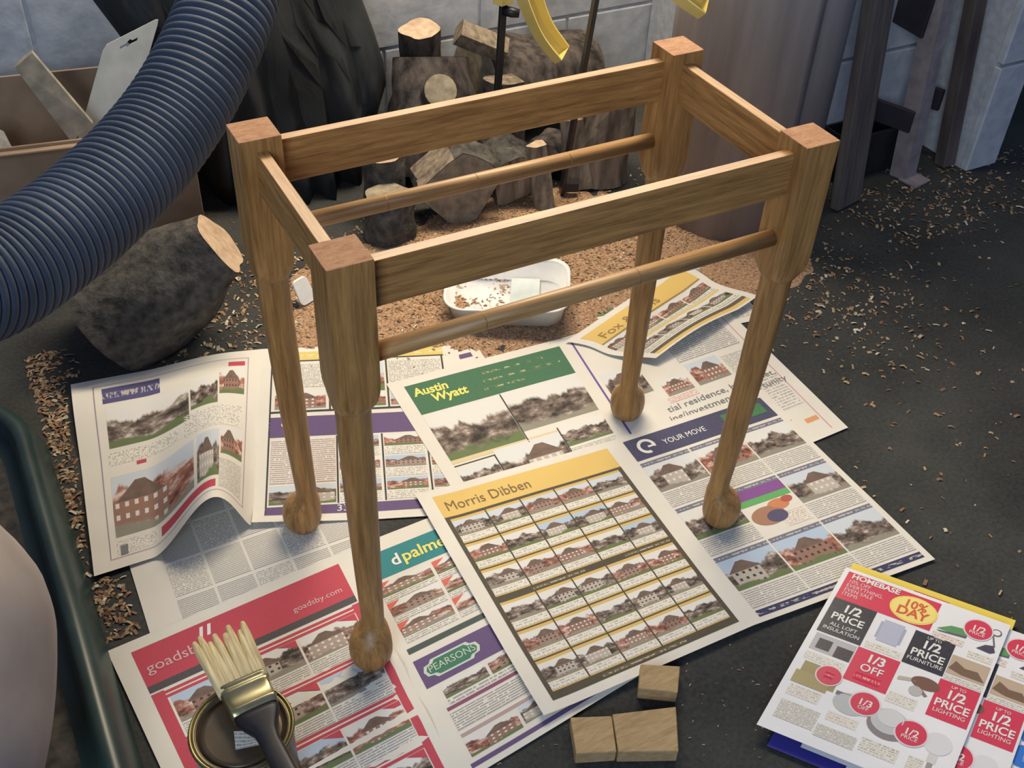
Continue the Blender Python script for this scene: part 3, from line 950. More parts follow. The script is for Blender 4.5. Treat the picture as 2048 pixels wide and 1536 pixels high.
for k in range(24):     # open ring emblem
    a0, a1 = math.radians(-20 + k * 12.5), math.radians(-20 + (k + 1) * 12.5)
    cu_, cv_ = 0.155, 0.088
    r0, r1 = 0.010, 0.0155
    s.poly([(cu_ + r0 * math.cos(a0) / ym.W, cv_ - r0 * math.sin(a0) / ym.H), (cu_ + r1 * math.cos(a0) / ym.W, cv_ - r1 * math.sin(a0) / ym.H),
            (cu_ + r1 * math.cos(a1) / ym.W, cv_ - r1 * math.sin(a1) / ym.H), (cu_ + r0 * math.cos(a1) / ym.W, cv_ - r0 * math.sin(a1) / ym.H)][::-1], WHT, Y, 3)
s.rect(0.16, 0.088, 0.195, 0.098, WHT, 0, Y, 3)
s.word('YOUR MOVE', 0.255, 0.108, 0.0150, WHT, Y, xs=0.92)
for j in range(3):
    v0 = 0.165 + j * 0.262
    for i in range(3):
        u0 = 0.05 + i * 0.308
        s.rect(u0, v0, u0 + 0.298, v0 + 0.022, (0.16, 0.165, 0.22), 3, Y)
        if i == 1 and j == 1:
            s.rect(u0, v0 + 0.022, u0 + 0.298, v0 + 0.07, (0.20, 0.06, 0.26), 0, Y); s.rect(u0, v0 + 0.07, u0 + 0.298, v0 + 0.10, (0.10, 0.36, 0.10), 0, Y)
            s.disc(u0 + 0.10, v0 + 0.165, 0.017, (0.34, 0.17, 0.10), Y, 2, 1.6); s.disc(u0 + 0.19, v0 + 0.13, 0.010, (0.55, 0.20, 0.08), Y, 2, 1.8); s.disc(u0 + 0.25, v0 + 0.118, 0.006, (0.40, 0.08, 0.06), Y, 3, 1.6); s.disc(u0 + 0.14, v0 + 0.178, 0.011, (0.07, 0.06, 0.13), Y, 3, 1.5)
            s.text(u0 + 0.15, v0 + 0.17, u0 + 0.29, v0 + 0.24, Y, dens=0.45, red=0.4)
        else:
            s.photo(u0, v0 + 0.022, u0 + 0.298, v0 + 0.165, Y, (0.35, 0.75, 0.2, 0.85)[(i + 2 * j) % 4], (0.1, 0.0, 0.7)[j] if i < 2 else (0.0, 0.35, 0.35)[j])
            s.text(u0, v0 + 0.17, u0 + 0.298, v0 + 0.25, Y, dens=0.56)
s.rect(0.05, 0.95, 0.965, 0.978, NAVY, 3, Y)
s.done()

# ------------------------------------------------------------------ shop leaflets, front right
LG = 'shop leaflets in a pile at the front right'
ex, ey = V((0.128, -0.170)), V((-0.257, -0.138))


def leaf_page(o, z, bump=None, kx=1.0, ky=1.0):
    o = V(o)
    a, b, c, d = o, o + ex * kx, o + ex * kx + ey * ky, o + ey * ky
    return Page(tuple(a), tuple(b), tuple(c), tuple(d), z, bump, 0.6)


s = Sheet('leaflet', 'violet blue leaflet lowest in the pile under the red and white leaflets', 'leaflet', [leaf_page((0.358, -0.302), 0.0045)], GLOSS, M['bluesheet'], LG)
s.done()
s = Sheet('leaflet', 'bright yellow leaflet edge showing behind the red and white leaflets', 'leaflet', [leaf_page((0.379, -0.273), 0.0075)], GLOSS, M['yellowsheet'], LG)
s.rect(0.40, 0.035, 0.62, 0.085, (0.55, 0.03, 0.07), 3)
s.done()
s = Sheet('leaflet', 'leaflet with blue and red rounded squares, second from bottom in the pile', 'leaflet', [leaf_page((0.410, -0.373), 0.0105)], GLOSS, M['gloss'], LG)
for i in range(2):
    for j in range(5):
        c = ((0.02, 0.16, 0.55), (0.45, 0.05, 0.10), (0.02, 0.16, 0.55), (0.02, 0.16, 0.55), (0.45, 0.05, 0.1))[(j + i) % 5]
        u0, v0, r = 0.55 + i * 0.20, 0.28 + j * 0.13, 0.02
        P_ = []
        for q, (cx_, cy_) in enumerate(((0.17, 0.0), (0.0, 0.0), (0.0, 0.11), (0.17, 0.11))):
            for k in range(5):
                a = math.radians(90 * q + k * 22.5)
                P_.append((u0 + cx_ + (-0.02 if cx_ else 0.02) + 0.02 * math.cos(a), v0 + cy_ + (-0.016 if cy_ else 0.016) - 0.016 * math.sin(a)))
        s.poly(P_, c)
        s.rect(u0 + 0.04, v0 + 0.03, u0 + 0.13, v0 + 0.08, tuple(min(1, x + 0.1) for x in c), 3, lvl=3)
s.done()


def shop_leaflet(label, o, z, bump=None):
    s = Sheet('leaflet', label, 'leaflet', [leaf_page(o, z, bump)], GLOSS, M['gloss'], LG)
    RED = (0.60, 0.03, 0.075); CHAR = (0.022, 0.022, 0.032)
    cx = (0.045, 0.29, 0.535, 0.76, 0.975)
    # header
    s.rect(0.03, 0.02, 0.60, 0.20, RED)
    s.word('HOMEBASE', 0.06, 0.056, 0.0125, WHT, bold=0.03, xs=1.0)
    for k, w in enumerate(('10% OFF', 'EVERYTHING,', 'EVEN SALE', 'ITEMS')): s.word(w, 0.055, 0.088 + k * 0.028, 0.0092, (0.72, 0.60, 0.58), xs=0.85)
    s.disc(0.47, 0.115, 0.0235, (0.80, 0.62, 0.12), ratio=1.28, lvl=2); s.disc(0.47, 0.115, 0.0215, (0.82, 0.68, 0.20), ratio=1.28, lvl=3)
    s.word('10%', 0.47, 0.108, 0.0195, (0.60, 0.10, 0.03), bold=0.025, align='CENTER', xs=0.9, lvl=4); s.word('DAY', 0.47, 0.160, 0.0205, (0.60, 0.10, 0.03), bold=0.03, align='CENTER', xs=0.95, lvl=4)

    def tile(u0, v0, u1, v1, c, lines):
        s.rect(u0, v0, u1, v1, c)
        for txt, v, sz, b in lines: s.word(txt, (u0 + u1) / 2, v, sz * 0.80, WHT, bold=b, align='CENTER', lvl=3, xs=0.95)
    tile(0.03, 0.20, 0.29, 0.42, CHAR, (('1/2', 0.268, 0.024, 0.03), ('PRICE', 0.325, 0.021, 0.02), ('ALL LOFT', 0.365, 0.0105, 0), ('INSULATION', 0.395, 0.0105, 0)))
    tile(0.53, 0.22, 0.765, 0.42, CHAR, (('UP TO', 0.248, 0.008, 0), ('1/2', 0.305, 0.024, 0.03), ('PRICE', 0.36, 0.021, 0.02), ('FURNITURE', 0.392, 0.011, 0)))
    tile(0.285, 0.425, 0.53, 0.62, RED, (('1/3', 0.49, 0.024, 0.03), ('OFF', 0.545, 0.021, 0.01)))
    s.rect(0.335, 0.56, 0.48, 0.60, RED, 3, lvl=2)
    tile(0.76, 0.43, 0.985, 0.64, RED, (('UP TO', 0.462, 0.008, 0), ('1/2', 0.52, 0.024, 0.03), ('PRICE', 0.575, 0.021, 0.02), ('LIGHTING', 0.607, 0.011, 0)))
    # product pictures
    def badge(u, v, t1, t2, r=0.0165):
        s.disc(u, v, r * 1.12, (0.70, 0.60, 0.60), lvl=3); s.disc(u, v, r, RED, lvl=4)
        if t1: s.word(t1, u, v + 0.012, 0.0135, WHT, bold=0.02, align='CENTER', lvl=5)
        if t2: s.word(t2, u, v + 0.034, 0.0075, WHT, align='CENTER', lvl=5)
    s.rect(0.335, 0.24, 0.485, 0.34, (0.36, 0.38, 0.50)); s.rect(0.35, 0.225, 0.47, 0.355, (0.43, 0.45, 0.56), lvl=2); s.text(0.31, 0.375, 0.52, 0.415, dens=0.4)
    s.poly([(0.63, 0.165), (0.70, 0.125), (0.80, 0.115), (0.80, 0.155), (0.76, 0.165)][::-1], (0.10, 0.28, 0.10)); s.poly([(0.63, 0.175), (0.80, 0.155), (0.80, 0.168), (0.65, 0.18)][::-1], (0.10, 0.10, 0.11)); s.text(0.62, 0.185, 0.80, 0.225, dens=0.45, red=0.6)
    badge(0.845, 0.095, '1/2', 'PRICE')
    s.poly([(0.87, 0.20), (0.91, 0.165), (0.955, 0.155), (0.975, 0.19), (0.95, 0.205)][::-1], (0.06, 0.05, 0.09)); s.disc(0.945, 0.075, 0.0062, (0.12, 0.11, 0.14), lvl=2); s.disc(0.945, 0.075, 0.0045, (0.74, 0.74, 0.75), lvl=3)
    s.poly([(0.925, 0.092), (0.935, 0.092), (0.965, 0.16), (0.955, 0.162)], (0.12, 0.11, 0.14)); s.text(0.84, 0.225, 0.98, 0.265, dens=0.42)
    s.rect(0.77, 0.28, 0.985, 0.39, (0.48, 0.37, 0.26)); s.poly([(0.775, 0.36), (0.80, 0.31), (0.86, 0.335), (0.93, 0.33), (0.98, 0.375), (0.85, 0.375)][::-1], (0.17, 0.10, 0.06)); s.text(0.77, 0.395, 0.985, 0.425, dens=0.45)
    s.rect(0.04, 0.43, 0.28, 0.53, (0.42, 0.42, 0.44)); s.rect(0.07, 0.455, 0.15, 0.515, (0.035, 0.03, 0.04), lvl=2); s.rect(0.18, 0.465, 0.275, 0.53, (0.04, 0.03, 0.04), lvl=2); s.text(0.04, 0.545, 0.27, 0.59, dens=0.4)
    s.rect(0.06, 0.60, 0.275, 0.71, (0.30, 0.25, 0.09)); s.rect(0.04, 0.66, 0.24, 0.73, (0.34, 0.28, 0.11), lvl=2); badge(0.215, 0.635, '', '', 0.0145); s.rect(0.19, 0.62, 0.24, 0.65, RED, 3, lvl=5)
    s.text(0.05, 0.74, 0.23, 0.80, dens=0.42, red=0.3)
    s.disc(0.385, 0.735, 0.016, (0.45, 0.47, 0.47), ratio=1.25); s.poly([(0.29, 0.69), (0.46, 0.69), (0.46, 0.72), (0.29, 0.71)][::-1], (0.15, 0.14, 0.14)); badge(0.455, 0.705, '1/3', 'OFF', 0.0165); s.text(0.30, 0.80, 0.47, 0.85, dens=0.4, red=0.6)
    s.poly([(0.55, 0.50), (0.62, 0.485), (0.62, 0.505), (0.55, 0.52)][::-1], (0.46, 0.42, 0.33)); s.poly([(0.62, 0.50), (0.72, 0.56), (0.735, 0.55), (0.64, 0.49)], (0.25, 0.17, 0.11)); s.disc(0.70, 0.49, 0.010, (0.17, 0.08, 0.05), ratio=1.7); s.disc(0.665, 0.545, 0.008, (0.45, 0.44, 0.42)); s.text(0.54, 0.59, 0.70, 0.65, dens=0.4)
    s.disc(0.615, 0.765, 0.021, (0.22, 0.20, 0.20), ratio=1.2); s.disc(0.61, 0.745, 0.0185, (0.50, 0.51, 0.51), ratio=1.15, lvl=3); s.disc(0.61, 0.725, 0.013, (0.60, 0.61, 0.61), ratio=1.15, lvl=4); badge(0.735, 0.76, '1/2', 'PRICE', 0.0175); s.text(0.52, 0.86, 0.72, 0.93, dens=0.42)
    s.disc(0.88, 0.76, 0.016, (0.66, 0.66, 0.67)); s.rect(0.855, 0.81, 0.905, 0.86, (0.62, 0.61, 0.60)); s.rect(0.865, 0.86, 0.895, 0.89, (0.32, 0.28, 0.27)); s.text(0.77, 0.86, 0.85, 0.93, dens=0.42)
    s.text(0.05, 0.83, 0.27, 0.93, dens=0.5, pitch=0.0022); s.text(0.28, 0.88, 0.50, 0.945, dens=0.5, pitch=0.0022)
    return s.done()


shop_leaflet('red and white shop leaflet partly covered, its edge showing at the frame side', (0.387, -0.325), 0.0140)
shop_leaflet('red, black and white shop leaflet lying topmost on the pile', (0.357, -0.280), 0.0185)

# ------------------------------------------------------------------ small wood blocks at the front
def wood_block(label, pts, h):
    bm = bmesh.new()
    c = V((sum(p[0] for p in pts) / 4, sum(p[1] for p in pts) / 4, 0))
    lo = [bm.verts.new((p[0] - c.x, p[1] - c.y, 0.0005)) for p in pts]
    hi = [bm.verts.new((p[0] - c.x, p[1] - c.y, h)) for p in pts]
    bm.faces.new(lo[::-1]) ; bm.faces.new(hi)
    for i in range(4): bm.faces.new((lo[i], lo[(i + 1) % 4], hi[(i + 1) % 4], hi[i]))
    bmesh.ops.recalc_face_normals(bm, faces=bm.faces)
    bmesh.ops.bevel(bm, geom=list(bm.edges), offset=0.0009, segments=1, affect='EDGES')
    me = bpy.data.meshes.new('wood_block'); bm.to_mesh(me); bm.free()
    o = link('wood_block', me, M['block']); o.location = (c.x, c.y, 0)
    return tag(o, label, 'wood block', 'wood offcuts at the front')


wood_block('pale square wood offcut nearer the newspaper edge, beside a wider one', [(-0.110, -0.357), (-0.067, -0.375), (-0.0475, -0.333), (-0.092, -0.313)], 0.021)
wood_block('pale wide wood offcut lying beside a square offcut', [(-0.066, -0.377), (-0.0035, -0.407), (0.027, -0.357), (-0.046, -0.332)], 0.022)
wood_block('pale wood offcut tucked under the corner edge of the top newspaper', [(0.001, -0.316), (0.040, -0.342), (0.064, -0.312), (0.022, -0.288)], 0.0215)

# ------------------------------------------------------------------ paint tin and brush
TC = V((-0.444, -0.214, 0.004))
tin = empty('paint_tin', TC)
tag(tin, 'round paint tin with brown lid and brass rim standing on newspaper', 'paint tin')
vs_, fs = lathe([(0.0520, 0.0), (0.0535, 0.002), (0.0535, 0.006), (0.0525, 0.008), (0.0525, 0.096), (0.0535, 0.098), (0.0538, 0.101)], 48)
pyd('can_body', vs_, fs, M['lid'], tin, True)
vs_, fs = lathe([(0.0530, 0.099), (0.0552, 0.101), (0.0556, 0.104), (0.0545, 0.1065), (0.0525, 0.1065), (0.0510, 0.104), (0.0508, 0.100)], 48, caps=False)
pyd('rim', vs_, fs, M['brass'], tin, True)
vs_, fs = lathe([(0.0509, 0.1005), (0.0500, 0.1045), (0.0485, 0.1052), (0.0468, 0.1045), (0.0455, 0.1005), (0.043, 0.0995), (0.0415, 0.1012), (0.038, 0.1012)], 48)
lid = pyd('lid', vs_, fs, M['lid'], tin, True)
vs_, fs = lathe([(0.0515, 0.1035), (0.0500, 0.1062), (0.0478, 0.1035)], 48, caps=False)
pyd('lid_bead', vs_, fs, M['brass'], lid, True)
st = bpy.data.meshes.new('label')
st.from_pydata([(-0.013, -0.020, 0.1018), (0.013, -0.026, 0.1018), (0.016, -0.010, 0.1018), (-0.008, 0.002, 0.1018)], [], [(0, 1, 2, 3)])
st.uv_layers.new(name='UVMap')
st.attributes.new('ink', 'FLOAT_COLOR', 'CORNER')
u_, at_ = st.uv_layers['UVMap'], st.attributes['ink']
for i, q in enumerate(((0, 0), (1, 0), (1, 1), (0, 1))): u_.data[i].uv = q
for i in range(4): at_.data[i].color = (0.05, 0.5, 0, 1)
link('sticker', st, NEWS[2], tin)['label'] = 'small white printed sticker'

brush = empty('paint_brush', (-0.432, -0.10, 0.1285), (0, 0, math.radians(3)))
tag(brush, 'flat paint brush with pale bristles and black handle lying on the tin', 'paint brush')
R3 = random.Random(5)
# bristles: clumps fanning from the ferrule
n = 8
for k in range(n):
    f = (k - (n - 1) / 2) / ((n - 1) / 2)
    L = 0.078 + R3.uniform(-0.007, 0.007)
    tip = f * 0.029 + R3.uniform(-0.0015, 0.0015)
    pts, rad = [], []
    for q in range(6):
        a = q / 5
        pts.append((f * 0.0225 * (1 - a) + tip * a, -0.080 + L * a, -0.002 * a * a * R3.uniform(0.5, 1)))
        rad.append((0.0058 if q < 5 else 0.0042) * (1 - 0.22 * a))
    vs_, fs = sweep(pts, rad, 10)
    vs_ = [V((p.x, p.y, p.z * 1.5)) for p in vs_]
    pyd('bristle_tuft', vs_, fs, M['bristle'], brush, True)


def flat_tube(name, secs, mat, parent, seg=24, pw=3.2):
    """secs: (y, half width, half thickness)"""
    vs_, fs = [], []
    for (y, a, b) in secs:
        for k in range(seg):
            t = 2 * math.pi * k / seg
            c, s_ = math.cos(t), math.sin(t)
            vs_.append((a * math.copysign(abs(c) ** (2 / pw), c), y, b * math.copysign(abs(s_) ** (2 / pw), s_)))
    m = len(secs)
    for i in range(m - 1):
        for k in range(seg):
            k2 = (k + 1) % seg
            fs.append((i * seg + k, i * seg + k2, (i + 1) * seg + k2, (i + 1) * seg + k))
    fs.append(tuple(range(seg))[::-1]); fs.append(tuple((m - 1) * seg + k for k in range(seg)))
    return pyd(name, vs_, fs, mat, parent, True)


fe = flat_tube('ferrule', [(-0.074, 0.0262, 0.0090), (-0.0765, 0.0266, 0.0094), (-0.078, 0.0256, 0.0086), (-0.082, 0.0256, 0.0086), (-0.0835, 0.0268, 0.0096), (-0.0855, 0.0257, 0.0086),
                           (-0.106, 0.0250, 0.0086), (-0.1075, 0.0262, 0.0094), (-0.109, 0.0250, 0.0086), (-0.115, 0.0246, 0.0086)], M['ferrule'], brush, pw=6)
flat_tube('handle', [(-0.112, 0.0243, 0.0084), (-0.122, 0.0235, 0.0082), (-0.132, 0.0185, 0.008), (-0.142, 0.0125, 0.0078), (-0.155, 0.0105, 0.0076), (-0.18, 0.0115, 0.0080), (-0.21, 0.0125, 0.0080), (-0.24, 0.0115, 0.0072), (-0.258, 0.008, 0.005)], M['black'], brush)

# ------------------------------------------------------------------ dust extractor at the left edge: enamel pan, filter bag
ext = empty('dust_extractor', (-0.80, 0.0, 0))
tag(ext, 'dark green dust extractor base with a bulging beige filter bag', 'dust extractor')


def rrect(x0, x1, y0, y1, r, n=8):
    P_ = []
    for cx_, cy_, a0 in ((x1 - r, y1 - r, 0), (x0 + r, y1 - r, 90), (x0 + r, y0 + r, 180), (x1 - r, y0 + r, 270)):
        for k in range(n + 1):
            a = math.radians(a0 + 90 * k / n)
            P_.append((cx_ + r * math.cos(a), cy_ + r * math.sin(a)))
    return P_


rings = []
for inset, z in ((0.0, 0.001), (0.012, 0.045), (0.020, 0.058), (0.030, 0.061), (0.038, 0.056), (0.042, 0.030), (0.060, 0.022)):
    rings.append([(x, y, z) for x, y in rrect(-0.50 + inset, 0.252 - inset, -0.62 + inset, 0.56 - inset, 0.14 - inset * 0.5)])
vs_, fs = [], []
m = len(rings[0])
for rg in rings: vs_ += rg
for i in range(len(rings) - 1):
    for k in range(m):
        k2 = (k + 1) % m
        fs.append((i * m + k, i * m + k2, (i + 1) * m + k2, (i + 1) * m + k))
pan = pyd('base_pan', vs_, fs, M['green'], ext, True)
pyd('pan_floor', [V(p) for p in rings[-1]], [tuple(range(m))], M['pandust'], ext)
vs_, fs = [], []
nz, na = 22, 48
for j in range(nz + 1):
    t = j / nz
    z = 0.022 + 0.40 * t
    prof = (math.sin(math.pi * min(1, 0.16 + 0.62 * t)) ** 0.7) * 0.20
    for k in range(na):
        a = 2 * math.pi * k / na
        fold = 1 + 0.03 * math.sin(7 * a + 3 * t) * (0.3 + 0.7 * t) + 0.03 * noise.noise(V((math.cos(a) * 2, math.sin(a) * 2, t * 4)))
        vs_.append((0.014 + prof * fold * math.cos(a), -0.085 + prof * 1.12 * fold * math.sin(a), z))
for j in range(nz):
    for k in range(na):
        k2 = (k + 1) % na
        fs.append((j * na + k, j * na + k2, (j + 1) * na + k2, (j + 1) * na + k))
fs.append(tuple(range(na))[::-1]); fs.append(tuple(nz * na + k for k in range(na)))
pyd('filter_bag', vs_, fs, M['cloth'], ext, True)

# ------------------------------------------------------------------ ribbed hose
def catmull(pts, n):
    P = [V(p) for p in pts]
    P = [P[0] * 2 - P[1]] + P + [P[-1] * 2 - P[-2]]
    out = []
    segs = len(P) - 3
    for i in range(segs):
        for k in range(n):
            t = k / n
            a, b, c, d = P[i:i + 4]
            out.append(0.5 * ((2 * b) + (c - a) * t + (2 * a - 5 * b + 4 * c - d) * t * t + (3 * b - a - 3 * c + d) * t ** 3))
    out.append(P[-2])
    return out


hp = catmull([(-0.075, 0.70, 0.72), (-0.115, 0.63, 0.635), (-0.164, 0.545, 0.573), (-0.236, 0.470, 0.512), (-0.310, 0.407, 0.469), (-0.400, 0.330, 0.445), (-0.480, 0.262, 0.440), (-0.56, 0.195, 0.450), (-0.66, 0.12, 0.50), (-0.76, 0.05, 0.57)], 60)
# resample by arc length
acc = [0.0]
for i in range(1, len(hp)): acc.append(acc[-1] + (hp[i] - hp[i - 1]).length)
tot = acc[-1]; pitch = 0.0118; per = 8
N = int(tot / pitch) * per
path, rad = [], []
j = 0
for i in range(N + 1):
    sdist = tot * i / N
    while j < len(acc) - 2 and acc[j + 1] < sdist: j += 1
    f = (sdist - acc[j]) / max(1e-9, acc[j + 1] - acc[j])
    path.append(hp[j].lerp(hp[j + 1], f))
    ph = (i % per) / per
    rad.append(0.0590 + 0.0042 * abs(math.sin(math.pi * ph)) ** 0.6)
vs_, fs = sweep(path, rad, 48, caps=False)
hose = pyd('flexible_hose', vs_, fs, M['hose'], None, True)
tag(hose, 'thick blue black ribbed extraction hose sweeping across the corner', 'hose')

# ------------------------------------------------------------------ logs
def make_log(label, p0, p1, r0, r1, seed, bark='bark', cut='dullcut', sector=None, squash=1.0, floor_clip=True, stub=None, ends=(True, True)):
    p0, p1 = V(p0), V(p1)
    base = V((p0.x, p0.y, 0)) if abs((p1 - p0).normalized().z) > 0.5 else V(((p0.x + p1.x) / 2, (p0.y + p1.y) / 2, 0))
    t = empty('log', base)
    tag(t, label, 'log', 'firewood logs')
    d = (p1 - p0).normalized()
    x, y = frame_of(d)
    n, seg = 10, 28
    vs_, fs = [], []
    ang = [2 * math.pi * k / seg for k in range(seg)]

    def rad(a, t_):
        r = r0 * (1 - t_) + r1 * t_
        r *= 1 + 0.22 * noise.noise(V((math.cos(a) * 1.3 + seed * 3.1, math.sin(a) * 1.3, t_ * 2.0))) + 0.035 * noise.noise(V((math.cos(a) * 5 + seed, math.sin(a) * 5, t_ * 9)))
        if sector:      # split log: flat faces cut off the round
            for (na, dist) in sector:
                c = math.cos(a - na)
                if c > 1e-3: r = min(r, r0 * dist / c * (1 + 0.05 * noise.noise(V((seed, a * 3, t_ * 5)))))
        return r
    for i in range(n + 1):
        t_ = i / n
        for a in ang:
            r = rad(a, t_)
            p = p0.lerp(p1, t_) + x * math.cos(a) * r + y * math.sin(a) * r * squash
            if floor_clip and p.z < 0.002: p.z = 0.002
            vs_.append(p - base)
    for i in range(n):
        for k in range(seg):
            k2 = (k + 1) % seg
            fs.append((i * seg + k, i * seg + k2, (i + 1) * seg + k2, (i + 1) * seg + k))
    me = bpy.data.meshes.new('bark')
    me.from_pydata([tuple(v) for v in vs_], [], fs)
    me.materials.append(M[bark]); me.materials.append(M['split'])
    if sector:
        for pi_, p in enumerate(me.polygons):
            a = ang[pi_ % seg] + math.pi / seg
            for (na, dist) in sector:
                c = math.cos(a - na)
                if c > 0 and dist / max(c, 1e-3) < 1.02: p.material_index = 1
    o = link('bark', me, None, t, not sector)
    for e, (i0, sgn) in enumerate(((0, -1), (n, 1))):
        if not ends[e]: continue
        ring_ = [vs_[i0 * seg + k] for k in range(seg)]
        c_ = sum(ring_, V()) / seg
        vv = [c_ + d * sgn * 0.0012] + [q + (q - c_) * -0.01 + d * sgn * 0.0006 for q in ring_]
        ff = [(0, 1 + k, 1 + (k + 1) % seg) if sgn > 0 else (0, 1 + (k + 1) % seg, 1 + k) for k in range(seg)]
        pyd('cut_end', vv, ff, M[cut], t)
    if stub:
        q0, q1, rs = stub
        q0, q1 = V(q0), V(q1)
        sv, sf = sweep([q0 - base, q0.lerp(q1, 0.5) - base, q1 - base], [rs * 1.25, rs * 1.08, rs], 20, caps=False)
        so = pyd('branch_stub', sv, sf, M[bark], t, True)
        cv = [q1 - base + (q1 - q0).normalized() * 0.001] + sv[-20:]
        pyd('stub_end', cv, [(0, 1 + k, 1 + (k + 1) % 20) for k in range(20)], M['dullcut'], so)
    return t


PI = math.pi
make_log('big grey log leaning beside the cardboard box with a pale sawn end', (-0.395, 0.640, 0.035), (-0.216, 0.60, 0.165), 0.112, 0.054, 1, 'greybark', 'cut')
make_log('upright log against the wall with a cracked pale sawn top', (0.385, 1.130, 0.0), (0.358, 1.105, 0.228), 0.044, 0.040, 2, 'bark', 'cut')
make_log('thick dark upright log with a round sawn branch stub', (0.308, 0.925, 0.0), (0.345, 1.015, 0.205), 0.118, 0.078, 3, 'bark', 'bark', stub=((0.318, 0.945, 0.150), (0.292, 0.862, 0.212), 0.031))
make_log('diamond shaped split piece of wood resting on top of the log pile', (0.405, 1.02, 0.247), (0.495, 0.99, 0.205), 0.036, 0.036, 4, 'bark', 'split', sector=((0.6, 0.55), (2.2, 0.6), (3.8, 0.55), (5.3, 0.6)), floor_clip=False)
make_log('dark log lying along the wall at the back of the pile', (0.46, 1.05, 0.105), (0.74, 1.06, 0.085), 0.105, 0.085, 5, 'bark', 'dullcut')
make_log('split log with pale face leaning under the dark back log', (0.475, 0.93, 0.0), (0.480, 0.95, 0.165), 0.050, 0.046, 6, 'bark', 'split', sector=((-PI / 2, 0.45),))
make_log('short upright split log with a pale side behind the rod', (0.160, 0.835, 0.0), (0.158, 0.835, 0.125), 0.042, 0.040, 7, 'greybark', 'cut', sector=((0.2, 0.5),))
make_log('low grey log stub standing close behind the stool', (0.130, 0.745, 0.0), (0.135, 0.75, 0.085), 0.050, 0.046, 8, 'greybark', 'dullcut')
make_log('large grey log lying with its end toward the stool', (0.272, 0.725, 0.070), (0.286, 0.800, 0.072), 0.080, 0.080, 9, 'greybark', 'dullcut', sector=((0.5, 0.72), (2.4, 0.78), (4.0, 0.85)))
make_log('brown log lying beside the large grey log', (0.395, 0.74, 0.050), (0.412, 0.835, 0.055), 0.058, 0.055, 10, 'greybark', 'split', sector=((1.2, 0.6), (3.0, 0.7)))
make_log('thin pale split log standing upright mid pile', (0.450, 0.715, 0.0), (0.440, 0.745, 0.125), 0.028, 0.022, 11, 'split', 'cut', sector=((0.4, 0.5), (-1.8, 0.6)))
make_log('thin split log standing next to the thick pale log', (0.552, 0.75, 0.0), (0.545, 0.79, 0.135), 0.032, 0.026, 12, 'split', 'cut', sector=((2.5, 0.5), (-1.2, 0.6)))
make_log('thick pale grey log standing upright beside the tall brown roll', (0.612, 0.775, 0.0), (0.618, 0.785, 0.185), 0.062, 0.060, 13, 'split', 'cut', sector=((-1.7, 0.75),))
make_log('small log lying between the two clamp bars', (0.50, 0.82, 0.04), (0.56, 0.86, 0.04), 0.04, 0.038, 14, 'bark', 'dullcut')

# ------------------------------------------------------------------ white tray and scrap on the sawdust
tr = empty('plastic_tray', (0.228, 0.452, 0.010))
tag(tr, 'white rounded plastic tray tipped on the sawdust behind the stool', 'tray')


def tray_ring(hx, hy, r, z): return [(x, y, z) for x, y in rrect(-hx, hx, -hy, hy, r, 6)]


rg = [tray_ring(0.095, 0.062, 0.030, 0.0), tray_ring(0.102, 0.069, 0.034, 0.040), tray_ring(0.108, 0.075, 0.037, 0.042), tray_ring(0.108, 0.075, 0.037, 0.040), tray_ring(0.1015, 0.0685, 0.034, 0.038), tray_ring(0.093, 0.060, 0.029, 0.0025)]
vs_, fs = [], []
m = len(rg[0])
for r_ in rg: vs_ += [V(p) for p in r_]
for i in range(len(rg) - 1):
    for k in range(m):
        k2 = (k + 1) % m
        fs.append((i * m + k, i * m + k2, (i + 1) * m + k2, (i + 1) * m + k))
fs.append(tuple(range(m))[::-1]); fs.append(tuple((len(rg) - 1) * m + k for k in range(m)))
ta = pyd('tray_body', vs_, fs, M['tray'], tr, True)
box('film_panel', (0.05, 0.10, 0.001), (0.03, 0.005, 0.010), M['traygrey'], tr, 0.0)
tr.rotation_euler = (math.radians(3), math.radians(-2), math.radians(-30))
sc_ = empty('plastic_scrap', (-0.085, 0.625, 0.0))
bpy.data.objects.remove(sc_)
pts = rrect(-0.016, 0.016, -0.020, 0.020, 0.008, 4)
vs_ = [V((x, 0.010 * (y / 0.02), 0.024 + y)) for x, y in pts] + [V((x, 0.010 * (y / 0.02) + 0.004, 0.024 + y)) for x, y in pts]
m = len(pts)
fs = [tuple(range(m))[::-1], tuple(range(m, 2 * m))] + [(k, (k + 1) % m, m + (k + 1) % m, m + k) for k in range(m)]
o = pyd('plastic_scrap', vs_, fs, M['tray']); o.location = (-0.085, 0.612, 0.0); o.rotation_euler = (0, 0, 0.4)
tag(o, 'small white rounded plastic scrap glimpsed between the legs', 'plastic scrap')

# ------------------------------------------------------------------ cardboard box and the things in it
bx = empty('cardboard_box', (-0.40, 0.935, 0), (0, 0, math.radians(-9)))
tag(bx, 'brown open cardboard box at the foot of the wall', 'box')
th = 0.004
box('front_panel', (0.46, th, 0.246), (-0.005, -0.055, 0.124), M['card'], bx, 0.001)
box('back_panel', (0.46, th, 0.300), (-0.005, 0.095, 0.151), M['card'], bx, 0.001)
for sx in (-1, 1): box('side_panel', (th, 0.146, 0.246), (-0.005 + sx * 0.228, 0.020, 0.124), M['card'], bx, 0.001)
box('bottom_panel', (0.45, 0.142, th), (-0.005, 0.020, 0.004), M['card'], bx, 0.001)
box('front_flap', (0.46, 0.030, th), (-0.005, -0.070, 0.243), M['card'], bx, 0.001, rot=Matrix.Rotation(math.radians(-18), 3, 'X'))


